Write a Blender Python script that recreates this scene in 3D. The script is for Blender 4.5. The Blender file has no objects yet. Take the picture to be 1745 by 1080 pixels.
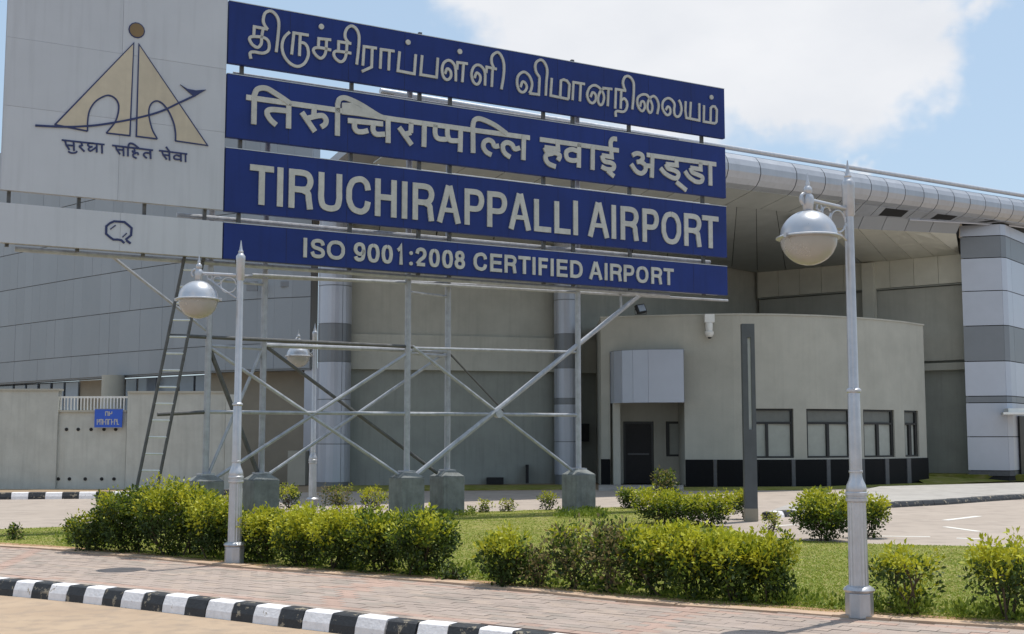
import bpy, bmesh, math, random
import numpy as np
from mathutils import Vector, Matrix

random.seed(7)
RNG = np.random.default_rng(11)
S = bpy.context.scene
C = S.collection
R = math.radians

# ------------------------------------------------------------------ camera
FPX = 2097.0                     # focal length in pixels of the 1745 px wide photograph
TH = math.atan(205.0 / FPX)      # upward pitch
CAMZ = 1.6
cam = bpy.data.cameras.new('camera')
cam.sensor_width = 36
cam.lens = 36 * FPX / 1745
cam.clip_start = 0.1
cam.clip_end = 3000
cam_o = bpy.data.objects.new('camera', cam)
C.objects.link(cam_o)
cam_o.location = (0, 0, CAMZ)
cam_o.rotation_euler = (math.pi / 2 + TH, 0, 0)
S.camera = cam_o

# ------------------------------------------------------------------ world
SUN_ELEV, SUN_AZ = R(74), R(44)       # azimuth measured from +Y (into the picture) towards +X
w = bpy.data.worlds.new('World')
S.world = w
w.use_nodes = True
nt = w.node_tree
nt.nodes.clear()
def wn(t, **k):
    n = nt.nodes.new(t)
    for a, b in k.items():
        setattr(n, a, b)
    return n
out = wn('ShaderNodeOutputWorld')
bg = wn('ShaderNodeBackground')
bg.inputs['Strength'].default_value = 0.14
sky = wn('ShaderNodeTexSky', sky_type='NISHITA', sun_disc=False, sun_elevation=SUN_ELEV,
         sun_rotation=SUN_AZ, altitude=100, air_density=1.0, dust_density=2.2, ozone_density=1.0)
tc = wn('ShaderNodeTexCoord')
# clouds: fractal noise on the direction, stretched so that banks lie flat
mp = wn('ShaderNodeMapping')
mp.inputs['Scale'].default_value = (1.0, 1.0, 1.9)
mp.inputs['Location'].default_value = (0.35, 0.1, 0.02)
n1 = wn('ShaderNodeTexNoise')
n1.inputs['Scale'].default_value = 3.1
n1.inputs['Detail'].default_value = 9
n1.inputs['Roughness'].default_value = 0.56
n2 = wn('ShaderNodeTexNoise')
n2.inputs['Scale'].default_value = 9
n2.inputs['Detail'].default_value = 6
nt.links.new(tc.outputs['Generated'], mp.inputs['Vector'])
nt.links.new(mp.outputs[0], n1.inputs['Vector'])
nt.links.new(mp.outputs[0], n2.inputs['Vector'])
# a few big cloud banks given by direction (cumulus to the upper right of the sign, low banks near the horizon)
def px_dir(x, y):
    a = (x - 872.5) / FPX
    b = (540 - y) / FPX
    return Vector((a, math.cos(TH) - b * math.sin(TH), math.sin(TH) + b * math.cos(TH))).normalized()
banks = [(px_dir(1130, 60), 0.14), (px_dir(1430, 30), 0.12), (px_dir(900, 20), 0.10), (px_dir(1550, 60), 0.07),
         (px_dir(1330, 150), 0.06), (px_dir(1640, -20), 0.05), (px_dir(1450, 275), 0.03),
         (Vector((-0.9, 0.3, 0.35)).normalized(), 0.35), (Vector((0.9, -0.2, 0.45)).normalized(), 0.3),
         (Vector((-0.3, -0.9, 0.4)).normalized(), 0.4), (Vector((0.2, 0.3, 0.93)).normalized(), 0.3)]
wob = wn('ShaderNodeTexNoise')
wob.inputs['Scale'].default_value = 7
wob.inputs['Detail'].default_value = 5
wob.inputs['Roughness'].default_value = 0.6
nt.links.new(tc.outputs['Generated'], wob.inputs['Vector'])
wsub = wn('ShaderNodeVectorMath', operation='SUBTRACT')
wsub.inputs[1].default_value = (0.5, 0.5, 0.5)
nt.links.new(wob.outputs['Color'], wsub.inputs[0])
wsc = wn('ShaderNodeVectorMath', operation='SCALE')
wsc.inputs['Scale'].default_value = 0.24
nt.links.new(wsub.outputs[0], wsc.inputs[0])
wadd = wn('ShaderNodeVectorMath', operation='ADD')
nt.links.new(tc.outputs['Generated'], wadd.inputs[0])
nt.links.new(wsc.outputs[0], wadd.inputs[1])
prev = None
for d, rad in banks:
    sub = wn('ShaderNodeVectorMath', operation='DISTANCE')
    sub.inputs[1].default_value = d
    nt.links.new(wadd.outputs[0], sub.inputs[0])
    mr = wn('ShaderNodeMapRange')
    mr.inputs['From Min'].default_value = rad * 1.25
    mr.inputs['From Max'].default_value = rad * 0.2
    mr.inputs['To Min'].default_value = 0
    mr.inputs['To Max'].default_value = 1
    nt.links.new(sub.outputs['Value'], mr.inputs['Value'])
    if prev is None:
        prev = mr.outputs[0]
    else:
        mx = wn('ShaderNodeMath', operation='MAXIMUM')
        nt.links.new(prev, mx.inputs[0])
        nt.links.new(mr.outputs[0], mx.inputs[1])
        prev = mx.outputs[0]
mixn = wn('ShaderNodeMath', operation='MULTIPLY_ADD')
nt.links.new(prev, mixn.inputs[0])
mixn.inputs[1].default_value = 0.42
nt.links.new(n1.outputs['Fac'], mixn.inputs[2])
cr = wn('ShaderNodeMapRange', interpolation_type='SMOOTHSTEP')
cr.inputs['From Min'].default_value = 0.63
cr.inputs['From Max'].default_value = 0.86
cr.inputs['To Max'].default_value = 0.95
nt.links.new(mixn.outputs[0], cr.inputs['Value'])
ccol = wn('ShaderNodeMix', data_type='RGBA')
ccol.inputs['A'].default_value = (5.2, 5.4, 5.8, 1)
ccol.inputs['B'].default_value = (7.0, 7.0, 7.1, 1)
nt.links.new(n2.outputs['Fac'], ccol.inputs['Factor'])
# pale tropical haze in the sky colour itself
hz = wn('ShaderNodeMix', data_type='RGBA')
hz.inputs['Factor'].default_value = 0.5
hz.inputs['B'].default_value = (4.1, 5.5, 6.8, 1)
nt.links.new(sky.outputs[0], hz.inputs['A'])
mc = wn('ShaderNodeMix', data_type='RGBA')
nt.links.new(cr.outputs[0], mc.inputs['Factor'])
nt.links.new(hz.outputs['Result'], mc.inputs['A'])
nt.links.new(ccol.outputs['Result'], mc.inputs['B'])
nt.links.new(mc.outputs['Result'], bg.inputs['Color'])
nt.links.new(bg.outputs[0], out.inputs[0])

sun = bpy.data.lights.new('sun', 'SUN')
sun.energy = 4.0
sun.angle = R(0.53)
sun.color = (1.0, 0.955, 0.88)
sun_o = bpy.data.objects.new('sun', sun)
C.objects.link(sun_o)
sd = Vector((math.sin(SUN_AZ) * math.cos(SUN_ELEV), math.cos(SUN_AZ) * math.cos(SUN_ELEV), math.sin(SUN_ELEV)))
sun_o.rotation_euler = (-sd).to_track_quat('-Z', 'Y').to_euler()
sun_o.location = sd * 60

S.view_settings.view_transform = 'Standard'
S.view_settings.look = 'None'
S.view_settings.exposure = 0.0
S.view_settings.gamma = 1
S.view_settings.use_curve_mapping = False
S.render.engine = 'CYCLES'
S.cycles.max_bounces = 6
S.cycles.use_denoising = True

# ------------------------------------------------------------------ measuring helpers
def ray(x, y):
    a = (x - 872.5) / FPX
    b = (540 - y) / FPX
    return Vector((a, math.cos(TH) - b * math.sin(TH), math.sin(TH) + b * math.cos(TH)))
CAM = Vector((0, 0, CAMZ))
def atY(x, y, Y):
    d = ray(x, y)
    return CAM + d * (Y / d.y)
def atZ(x, y, z=0.0):
    d = ray(x, y)
    return CAM + d * ((z - CAMZ) / d.z)
def on_plane(x, y, p0, n):
    d = ray(x, y)
    return CAM + d * ((p0 - CAM).dot(n) / d.dot(n))
def G(pts, z=0.0):
    return [atZ(x, y, z) for x, y in pts]

# ------------------------------------------------------------------ materials
def mat(name, col, rough=0.6, metal=0.0, var=0.12, scale=6.0, bump=0.0, bscale=60.0, spec=0.5,
        streak=0.0, col2=None, emit=None, coord='Object', bdist=0.01):
    m = bpy.data.materials.new(name)
    m.use_nodes = True
    t = m.node_tree
    b = t.nodes['Principled BSDF']
    b.inputs['Roughness'].default_value = rough
    b.inputs['Metallic'].default_value = metal
    b.inputs['Specular IOR Level'].default_value = spec
    geo = t.nodes.new('ShaderNodeNewGeometry')
    noise = t.nodes.new('ShaderNodeTexNoise')
    noise.inputs['Scale'].default_value = scale
    noise.inputs['Detail'].default_value = 6
    noise.inputs['Roughness'].default_value = 0.62
    t.links.new(geo.outputs['Position'], noise.inputs['Vector'])
    mr = t.nodes.new('ShaderNodeMapRange')
    mr.inputs['From Min'].default_value = 0.3
    mr.inputs['From Max'].default_value = 0.7
    t.links.new(noise.outputs['Fac'], mr.inputs['Value'])
    mx = t.nodes.new('ShaderNodeMix')
    mx.data_type = 'RGBA'
    c1 = [max(0, c * (1 - var)) for c in col]
    c2 = list(col2) if col2 else [min(1, c * (1 + var)) for c in col]
    mx.inputs['A'].default_value = (*c1, 1)
    mx.inputs['B'].default_value = (*c2, 1)
    t.links.new(mr.outputs[0], mx.inputs['Factor'])
    last = mx.outputs['Result']
    # per-object tone so that neighbouring pieces are not identical
    oi = t.nodes.new('ShaderNodeObjectInfo')
    mr2 = t.nodes.new('ShaderNodeMapRange')
    mr2.inputs['To Min'].default_value = 0.95
    mr2.inputs['To Max'].default_value = 1.05
    t.links.new(oi.outputs['Random'], mr2.inputs['Value'])
    mu = t.nodes.new('ShaderNodeVectorMath')
    mu.operation = 'SCALE'
    t.links.new(last, mu.inputs[0])
    t.links.new(mr2.outputs[0], mu.inputs['Scale'])
    last = mu.outputs[0]
    if streak > 0:                       # vertical run-off stains
        mp_ = t.nodes.new('ShaderNodeMapping')
        mp_.inputs['Scale'].default_value = (5.5, 5.5, 0.35)
        sn = t.nodes.new('ShaderNodeTexNoise')
        sn.inputs['Scale'].default_value = 1.6
        sn.inputs['Detail'].default_value = 5
        t.links.new(geo.outputs['Position'], mp_.inputs[0])
        t.links.new(mp_.outputs[0], sn.inputs['Vector'])
        sr = t.nodes.new('ShaderNodeMapRange')
        sr.inputs['From Min'].default_value = 0.5
        sr.inputs['From Max'].default_value = 0.74
        sr.inputs['To Max'].default_value = streak
        t.links.new(sn.outputs['Fac'], sr.inputs['Value'])
        sm = t.nodes.new('ShaderNodeMix')
        sm.data_type = 'RGBA'
        t.links.new(sr.outputs[0], sm.inputs['Factor'])
        t.links.new(last, sm.inputs['A'])
        sm.inputs['B'].default_value = (*[c * 0.45 for c in col], 1)
        last = sm.outputs['Result']
    t.links.new(last, b.inputs['Base Color'])
    rr = t.nodes.new('ShaderNodeMapRange')
    rr.inputs['To Min'].default_value = max(0.02, rough - 0.08)
    rr.inputs['To Max'].default_value = min(1, rough + 0.10)
    t.links.new(noise.outputs['Fac'], rr.inputs['Value'])
    t.links.new(rr.outputs[0], b.inputs['Roughness'])
    if bump > 0:
        bn = t.nodes.new('ShaderNodeTexNoise')
        bn.inputs['Scale'].default_value = bscale
        bn.inputs['Detail'].default_value = 5
        t.links.new(geo.outputs['Position'], bn.inputs['Vector'])
        bp = t.nodes.new('ShaderNodeBump')
        bp.inputs['Strength'].default_value = bump
        bp.inputs['Distance'].default_value = bdist
        t.links.new(bn.outputs['Fac'], bp.inputs['Height'])
        t.links.new(bp.outputs[0], b.inputs['Normal'])
    return m

M = {}
M['silver'] = mat('silver_paint', (0.50, 0.51, 0.54), 0.38, 0.55, 0.10, 9, 0.15, 40, streak=0.2)
M['silver_old'] = mat('dull_galvanised_steel', (0.36, 0.375, 0.41), 0.5, 0.25, 0.2, 7, 0.2, 60, streak=0.35)
M['rung'] = mat('bright_rung_aluminium', (0.62, 0.63, 0.64), 0.4, 0.1, 0.1, 9)
M['dark_steel'] = mat('dark_angle_steel', (0.10, 0.10, 0.10), 0.6, 0.3, 0.3, 9)
M['sign_blue'] = mat('sign_blue_vinyl', (0.009, 0.027, 0.165), 0.5, 0, 0.16, 0.9, 0.05, 12, streak=0.25, spec=0.3)
M['sign_joint'] = mat('sign_joint_dark_blue', (0.008, 0.012, 0.06), 0.6, 0, 0.1, 5)  # dark blue line of the sheet joints
M['sign_white'] = mat('sign_white_sheet', (0.49, 0.51, 0.56), 0.45, 0, 0.05, 0.7, 0.05, 10, streak=0.16)
M['letter'] = mat('letter_cream', (0.48, 0.48, 0.455), 0.5, 0, 0.12, 7, streak=0.18)
M['letter_blue'] = mat('letter_navy', (0.02, 0.03, 0.11), 0.5, 0, 0.1, 5)
M['logo_tan'] = mat('logo_tan', (0.50, 0.44, 0.345), 0.5, 0, 0.08, 3, streak=0.12)
M['logo_brown'] = mat('logo_brown', (0.19, 0.125, 0.055), 0.5, 0, 0.1, 5)
M['concrete'] = mat('pier_concrete', (0.19, 0.20, 0.193), 0.9, 0, 0.28, 5, 0.6, 30, streak=0.45)
M['clad'] = mat('aluminium_cladding_blue_grey', (0.285, 0.305, 0.33), 0.42, 0.30, 0.05, 0.8, 0.03, 3)
M['clad_light'] = mat('aluminium_cladding_light', (0.46, 0.49, 0.56), 0.36, 0.30, 0.05, 1.2, 0.03, 3)
M['clad_grey'] = mat('aluminium_cladding_grey', (0.20, 0.215, 0.235), 0.4, 0.3, 0.06, 1.2, 0.03, 3)
M['tube'] = mat('roof_edge_aluminium', (0.42, 0.44, 0.48), 0.34, 0.35, 0.06, 1.5, 0.04, 4, streak=0.15)
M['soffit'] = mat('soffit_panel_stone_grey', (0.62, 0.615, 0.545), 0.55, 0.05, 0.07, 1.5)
M['soffit_shaded'] = mat('soffit_panel_shade_tone', (0.40, 0.42, 0.41), 0.6, 0.05, 0.08, 1.5)  # darker copy of the soffit panel, shade put into its colour
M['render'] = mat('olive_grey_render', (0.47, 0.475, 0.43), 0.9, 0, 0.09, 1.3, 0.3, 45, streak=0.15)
M['render_dark'] = mat('olive_grey_render_shaded', (0.33, 0.35, 0.325), 0.9, 0, 0.10, 1.2, 0.3, 45, streak=0.2)  # same render for the lower walls, with shade put into the colour
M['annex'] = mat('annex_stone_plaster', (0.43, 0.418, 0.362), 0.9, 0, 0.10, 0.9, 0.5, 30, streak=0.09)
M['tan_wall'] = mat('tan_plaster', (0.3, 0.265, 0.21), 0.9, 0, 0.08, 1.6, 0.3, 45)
M['boundary'] = mat('boundary_wall_concrete', (0.50, 0.51, 0.475), 0.92, 0, 0.10, 1.8, 0.5, 35, streak=0.22)
M['granite'] = mat('black_granite', (0.006, 0.0065, 0.008), 0.5, 0, 0.3, 20, spec=0.12)
M['granite_strip'] = mat('grey_granite_strip', (0.075, 0.078, 0.085), 0.4, 0, 0.2, 10)
M['black_frame'] = mat('black_window_frame', (0.016, 0.017, 0.018), 0.4, 0.2, 0.2, 8)
M['door'] = mat('dark_door', (0.016, 0.015, 0.017), 0.45, 0, 0.2, 5, spec=0.25)
M['transom'] = mat('grey_transom_panel', (0.15, 0.155, 0.14), 0.6, 0, 0.1, 5)
M['pylon'] = mat('charcoal_pylon', (0.085, 0.092, 0.10), 0.5, 0.2, 0.12, 4, streak=0.15)
M['opal'] = mat('opal_strip', (0.42, 0.44, 0.43), 0.4, 0, 0.08, 5)
M['blind'] = mat('pale_window_blind', (0.36, 0.37, 0.33), 0.7, 0, 0.08, 4)
M['white'] = mat('white_plastic', (0.75, 0.75, 0.72), 0.4, 0, 0.05, 6)
M['kerb_white'] = mat('kerb_white_paint', (0.80, 0.78, 0.79), 0.75, 0, 0.10, 14, 0.5, 40, streak=0.0)
M['kerb_black'] = mat('kerb_black_paint', (0.024, 0.026, 0.030), 0.6, 0, 0.3, 14, 0.5, 40)
M['blue_notice'] = mat('notice_blue', (0.02, 0.10, 0.55), 0.4, 0, 0.05, 6)
M['trunk'] = mat('shrub_stem_bark', (0.085, 0.062, 0.04), 0.9, 0, 0.3, 30, 0.6, 60)
M['paint'] = mat('road_paint_white', (0.70, 0.69, 0.64), 0.8, 0, 0.12, 30)
M['slot'] = mat('dark_slot', (0.01, 0.01, 0.012), 0.7, 0, 0.1, 4)

def chip_kerb(m, base_under, amount):
    """worn paint: a noise with sharp edge shows the concrete beneath"""
    t = m.node_tree
    b = t.nodes['Principled BSDF']
    src = b.inputs['Base Color'].links[0].from_socket
    geo = t.nodes.new('ShaderNodeNewGeometry')
    n = t.nodes.new('ShaderNodeTexNoise')
    n.inputs['Scale'].default_value = 8
    n.inputs['Detail'].default_value = 8
    n.inputs['Roughness'].default_value = 0.7
    t.links.new(geo.outputs['Position'], n.inputs['Vector'])
    mr = t.nodes.new('ShaderNodeMapRange')
    mr.inputs['From Min'].default_value = amount
    mr.inputs['From Max'].default_value = amount + 0.03
    t.links.new(n.outputs['Fac'], mr.inputs['Value'])
    mx = t.nodes.new('ShaderNodeMix')
    mx.data_type = 'RGBA'
    t.links.new(mr.outputs[0], mx.inputs['Factor'])
    t.links.new(src, mx.inputs['A'])
    mx.inputs['B'].default_value = (*base_under, 1)
    t.links.new(mx.outputs['Result'], b.inputs['Base Color'])
chip_kerb(M['kerb_black'], (0.27, 0.23, 0.17), 0.575)
chip_kerb(M['kerb_white'], (0.40, 0.35, 0.29), 0.63)

def ground_mat(name, ca, cb, cc, s1, s2, rough=0.95, bump=0.5, bs=80, bd=0.01):
    m = bpy.data.materials.new(name)
    m.use_nodes = True
    t = m.node_tree
    b = t.nodes['Principled BSDF']
    b.inputs['Roughness'].default_value = rough
    b.inputs['Specular IOR Level'].default_value = 0.2
    geo = t.nodes.new('ShaderNodeNewGeometry')
    a = t.nodes.new('ShaderNodeTexNoise'); a.inputs['Scale'].default_value = s1; a.inputs['Detail'].default_value = 7
    a.inputs['Roughness'].default_value = 0.65
    d = t.nodes.new('ShaderNodeTexNoise'); d.inputs['Scale'].default_value = s2; d.inputs['Detail'].default_value = 5
    t.links.new(geo.outputs['Position'], a.inputs['Vector'])
    t.links.new(geo.outputs['Position'], d.inputs['Vector'])
    r1 = t.nodes.new('ShaderNodeMapRange'); r1.inputs['From Min'].default_value = 0.35; r1.inputs['From Max'].default_value = 0.65
    r2 = t.nodes.new('ShaderNodeMapRange'); r2.inputs['From Min'].default_value = 0.48; r2.inputs['From Max'].default_value = 0.75
    t.links.new(a.outputs['Fac'], r1.inputs['Value']); t.links.new(d.outputs['Fac'], r2.inputs['Value'])
    x1 = t.nodes.new('ShaderNodeMix'); x1.data_type = 'RGBA'
    x1.inputs['A'].default_value = (*ca, 1); x1.inputs['B'].default_value = (*cb, 1)
    t.links.new(r1.outputs[0], x1.inputs['Factor'])
    x2 = t.nodes.new('ShaderNodeMix'); x2.data_type = 'RGBA'
    x2.inputs['B'].default_value = (*cc, 1)
    t.links.new(x1.outputs['Result'], x2.inputs['A']); t.links.new(r2.outputs[0], x2.inputs['Factor'])
    t.links.new(x2.outputs['Result'], b.inputs['Base Color'])
    bn = t.nodes.new('ShaderNodeTexNoise'); bn.inputs['Scale'].default_value = bs; bn.inputs['Detail'].default_value = 6
    t.links.new(geo.outputs['Position'], bn.inputs['Vector'])
    bp = t.nodes.new('ShaderNodeBump'); bp.inputs['Strength'].default_value = bump; bp.inputs['Distance'].default_value = bd
    t.links.new(bn.outputs['Fac'], bp.inputs['Height']); t.links.new(bp.outputs[0], b.inputs['Normal'])
    return m
M['ground'] = ground_mat('dry_soil', (0.30, 0.22, 0.15), (0.36, 0.27, 0.18), (0.24, 0.20, 0.12), 0.8, 3)
M['front_road'] = ground_mat('sandy_asphalt', (0.40, 0.30, 0.215), (0.46, 0.35, 0.25), (0.33, 0.26, 0.20), 1.3, 5, bump=0.7, bs=140)
M['road'] = ground_mat('pinkish_concrete_road', (0.37, 0.315, 0.27), (0.42, 0.36, 0.31), (0.31, 0.265, 0.23), 0.35, 2.2, bump=0.3, bs=60)
M['island'] = ground_mat('pale_paving', (0.37, 0.35, 0.33), (0.42, 0.40, 0.37), (0.31, 0.29, 0.27), 0.5, 2.5, bump=0.3)
M['turf'] = ground_mat('lawn_soil_and_turf', (0.20, 0.225, 0.04), (0.28, 0.275, 0.07), (0.38, 0.33, 0.14), 0.7, 2.6, bump=1.0, bs=70, bd=0.03)
M['edge_tan'] = mat('tan_edging', (0.47, 0.335, 0.235), 0.9, 0, 0.14, 3, 0.5, 80)
M['edge_soil'] = ground_mat('red_edge_soil', (0.36, 0.21, 0.12), (0.42, 0.27, 0.16), (0.20, 0.13, 0.07), 2.0, 7, bump=0.8)
M['joint_sand'] = ground_mat('joint_sand', (0.26, 0.20, 0.155), (0.32, 0.245, 0.19), (0.20, 0.165, 0.13), 2, 8)
M['paver'] = mat('grey_paver', (0.35, 0.283, 0.243), 0.9, 0, 0.16, 1.4, 0.5, 120)
M['paver_warm'] = mat('tan_paver', (0.37, 0.295, 0.245), 0.9, 0, 0.14, 1.7, 0.5, 120)
M['paver_red'] = mat('red_paver', (0.385, 0.27, 0.22), 0.9, 0, 0.16, 2.5, 0.5, 120)
M['paver_dark'] = mat('worn_green_grey_paver', (0.305, 0.256, 0.22), 0.9, 0, 0.18, 2.5, 0.5, 120)

def leaf_mat(name, col, col2):
    m = mat(name, col, 0.55, 0, 0.1, 3.0, 0, col2=col2, spec=0.35)
    t = m.node_tree
    b = t.nodes['Principled BSDF']
    tr = t.nodes.new('ShaderNodeBsdfTranslucent')
    src = b.inputs['Base Color'].links[0].from_socket
    hs = t.nodes.new('ShaderNodeHueSaturation')
    hs.inputs['Value'].default_value = 1.5
    t.links.new(src, hs.inputs['Color'])
    t.links.new(hs.outputs[0], tr.inputs['Color'])
    ms = t.nodes.new('ShaderNodeMixShader')
    ms.inputs[0].default_value = 0.24
    t.links.new(b.outputs[0], ms.inputs[1])
    t.links.new(tr.outputs[0], ms.inputs[2])
    t.links.new(ms.outputs[0], t.nodes['Material Output'].inputs['Surface'])
    return m
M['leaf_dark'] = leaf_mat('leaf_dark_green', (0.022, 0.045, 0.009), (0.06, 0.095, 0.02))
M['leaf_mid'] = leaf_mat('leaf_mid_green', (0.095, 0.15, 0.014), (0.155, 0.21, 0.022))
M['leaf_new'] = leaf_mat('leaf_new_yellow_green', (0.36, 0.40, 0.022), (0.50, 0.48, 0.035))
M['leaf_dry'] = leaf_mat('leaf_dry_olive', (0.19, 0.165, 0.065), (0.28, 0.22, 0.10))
M['grass_a'] = leaf_mat('grass_blade_green', (0.205, 0.275, 0.03), (0.28, 0.33, 0.05))
M['grass_b'] = leaf_mat('grass_blade_straw', (0.38, 0.37, 0.10), (0.46, 0.41, 0.17))

def glass_mat(name, col, rough=0.08):
    m = mat(name, col, rough, 0, 0.1, 1.5, 0, spec=0.9)
    return m
M['glass'] = glass_mat('blue_grey_window_glass', (0.20, 0.24, 0.30))
M['lamp_dome'] = mat('lamp_dome_silver', (0.50, 0.52, 0.56), 0.30, 0.5, 0.05, 6)
bowl = mat('lamp_bowl_frosted', (0.50, 0.49, 0.47), 0.25, 0, 0.04, 5)
bb = bowl.node_tree.nodes['Principled BSDF']
bb.inputs['Transmission Weight'].default_value = 0.35
M['bowl'] = bowl

# ------------------------------------------------------------------ mesh helpers
class MB:
    def __init__(s):
        s.v, s.f, s.m, s.mats = [], [], [], []
    def mi(s, m):
        if m not in s.mats:
            s.mats.append(m)
        return s.mats.index(m)
    def add(s, vs, fs, m='concrete'):
        k = len(s.v)
        s.v += [tuple(p) for p in vs]
        s.f += [tuple(i + k for i in f) for f in fs]
        s.m += [s.mi(m)] * len(fs)
        return s
    def box(s, lo, hi, m, fr=None):
        x0, y0, z0 = lo
        x1, y1, z1 = hi
        vs = [Vector(p) for p in ((x0, y0, z0), (x1, y0, z0), (x1, y1, z0), (x0, y1, z0), (x0, y0, z1), (x1, y0, z1), (x1, y1, z1), (x0, y1, z1))]
        if fr:
            vs = [fr @ p for p in vs]
        return s.add(vs, [(0, 3, 2, 1), (4, 5, 6, 7), (0, 1, 5, 4), (1, 2, 6, 5), (2, 3, 7, 6), (3, 0, 4, 7)], m)
    def tube(s, pts, r, m, n=8, cap=True):
        pts = [Vector(p) for p in pts]
        rs = r if isinstance(r, (list, tuple)) else [r] * len(pts)
        rings = []
        up0 = None
        for i, p in enumerate(pts):
            t = (pts[min(i + 1, len(pts) - 1)] - pts[max(i - 1, 0)]).normalized()
            if up0 is None:
                up0 = Vector((0, 0, 1)) if abs(t.z) < 0.9 else Vector((0, 1, 0))
            a = t.cross(up0).normalized()
            b = a.cross(t).normalized()
            up0 = b
            rings.append([p + (a * math.cos(2 * math.pi * k / n) + b * math.sin(2 * math.pi * k / n)) * rs[i] for k in range(n)])
        vs = [q for rg in rings for q in rg]
        fs = []
        for i in range(len(pts) - 1):
            for k in range(n):
                a, b = i * n + k, i * n + (k + 1) % n
                fs.append((a, a + n, b + n, b))
        if cap:
            fs.append(tuple(range(n)))
            fs.append(tuple(reversed(range((len(pts) - 1) * n, len(pts) * n))))
        return s.add(vs, fs, m)
    def lathe(s, prof, c, m, n=16, cap=True):
        c = Vector(c)
        vs, fs = [], []
        for r, z in prof:
            for k in range(n):
                a = 2 * math.pi * k / n
                vs.append(c + Vector((r * math.cos(a), r * math.sin(a), z)))
        for i in range(len(prof) - 1):
            for k in range(n):
                a, b = i * n + k, i * n + (k + 1) % n
                fs.append((a, b, b + n, a + n))
        if cap:
            fs.append(tuple(reversed(range(n))))
            fs.append(tuple(range((len(prof) - 1) * n, len(prof) * n)))
        return s.add(vs, fs, m)
    def quad(s, a, b, c, d, m, thick=0.0):
        """panel from four corners, given thickness backwards along its normal"""
        a, b, c, d = map(Vector, (a, b, c, d))
        n = (b - a).cross(d - a)
        if n.length < 1e-9:
            n = (c - b).cross(d - b)
        n = n.normalized() * thick
        vs = [a, b, c, d, a - n, b - n, c - n, d - n]
        return s.add(vs, [(0, 1, 2, 3), (7, 6, 5, 4), (0, 4, 5, 1), (1, 5, 6, 2), (2, 6, 7, 3), (3, 7, 4, 0)], m)
    def prism(s, poly, z0, z1, m):
        n = len(poly)
        vs = [Vector((p[0], p[1], z0)) for p in poly] + [Vector((p[0], p[1], z1)) for p in poly]
        area = sum(poly[i][0] * poly[(i + 1) % n][1] - poly[(i + 1) % n][0] * poly[i][1] for i in range(n))
        fs = [tuple(range(n, 2 * n)), tuple(reversed(range(n)))] + [(i, (i + 1) % n, (i + 1) % n + n, i + n) for i in range(n)]
        if area < 0:
            fs = [tuple(reversed(f)) for f in fs]
        return s.add(vs, fs, m)
    def build(s, name, parent=None, origin=None, smooth=False, bevel=0.0, kind=None):
        o0 = Vector(origin) if origin is not None else Vector((0, 0, 0))
        me = bpy.data.meshes.new(name)
        me.from_pydata([tuple(Vector(p) - o0) for p in s.v], [], s.f)
        for m in s.mats:
            me.materials.append(M[m])
        me.polygons.foreach_set('material_index', s.m)
        me.update()
        o = bpy.data.objects.new(name, me)
        C.objects.link(o)
        if parent is not None:
            o.parent = parent
        if smooth:
            me.polygons.foreach_set('use_smooth', [True] * len(me.polygons))
            es = o.modifiers.new('edge_split', 'EDGE_SPLIT')
            es.split_angle = R(38)
        if bevel > 0:
            bv = o.modifiers.new('bevel', 'BEVEL')
            bv.width = bevel
            bv.segments = 2
            bv.limit_method = 'ANGLE'
        if kind:
            o['kind'] = kind
        return o

def thing(name, label, cat, loc=(0, 0, 0), group=None, rz=0.0):
    o = bpy.data.objects.new(name, None)
    o.empty_display_size = 0.2
    C.objects.link(o)
    o.location = loc
    o.rotation_euler = (0, 0, rz)
    o['label'] = label
    o['category'] = cat
    if group:
        o['group'] = group
    return o
def tag(o, label, cat, group=None):
    o['label'] = label
    o['category'] = cat
    if group:
        o['group'] = group
    return o
def struct_empty(name, loc=(0, 0, 0)):
    o = bpy.data.objects.new(name, None)
    C.objects.link(o)
    o.location = loc
    o['kind'] = 'structure'
    return o
def copy_obj(o, parent):
    c = o.copy()
    C.objects.link(c)
    c.parent = parent
    return c

# ------------------------------------------------------------------ ground surfaces
# front kerb line: back edge of the kerb top, on the walkway level z = 0
kerb_px = [(-420, 960), (-200, 970), (0, 985), (110, 994), (214, 1003.5), (342, 1017), (454, 1029), (532, 1037.5), (612, 1046), (715, 1058), (860, 1070), (1000, 1086), (1200, 1110), (1500, 1148)]
kerb_pts = G(kerb_px)
edge_px = [(-420, 912), (-200, 919), (0, 929), (130, 938), (400, 963), (760, 991), (1100, 1024), (1350, 1041), (1480, 1051), (1745, 1067), (2050, 1084), (2500, 1108)]
edge_pts = G(edge_px)
back_px = [(2500, 948), (2050, 940), (1745, 933), (1479, 927), (1360, 921), (1293, 914), (1215, 895), (1120, 872), (1057, 864), (791, 873), (600, 880), (350, 889), (122, 897), (0, 902), (-200, 908), (-420, 910.5)]
back_pts = G(back_px)

def resample(pts, step):
    out_, acc = [Vector(pts[0])], 0.0
    for a, b in zip(pts[:-1], pts[1:]):
        a, b = Vector(a), Vector(b)
        L = (b - a).length
        d = step - acc
        while d <= L:
            out_.append(a.lerp(b, d / L))
            d += step
        acc = L - (d - step)
    return out_
def smooth_line(pts, n=6):
    P = [Vector(p) for p in pts]
    P = [P[0] * 2 - P[1]] + P + [P[-1] * 2 - P[-2]]
    r = []
    for i in range(1, len(P) - 2):
        for k in range(n):
            t = k / n
            a, b, c, d = P[i - 1], P[i], P[i + 1], P[i + 2]
            r.append(0.5 * ((2 * b) + (c - a) * t + (2 * a - 5 * b + 4 * c - d) * t * t + (3 * b - a - 3 * c + d) * t ** 3))
    r.append(P[-2])
    return r
kerb_s = smooth_line(kerb_pts)
edge_s = smooth_line(edge_pts)

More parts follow.
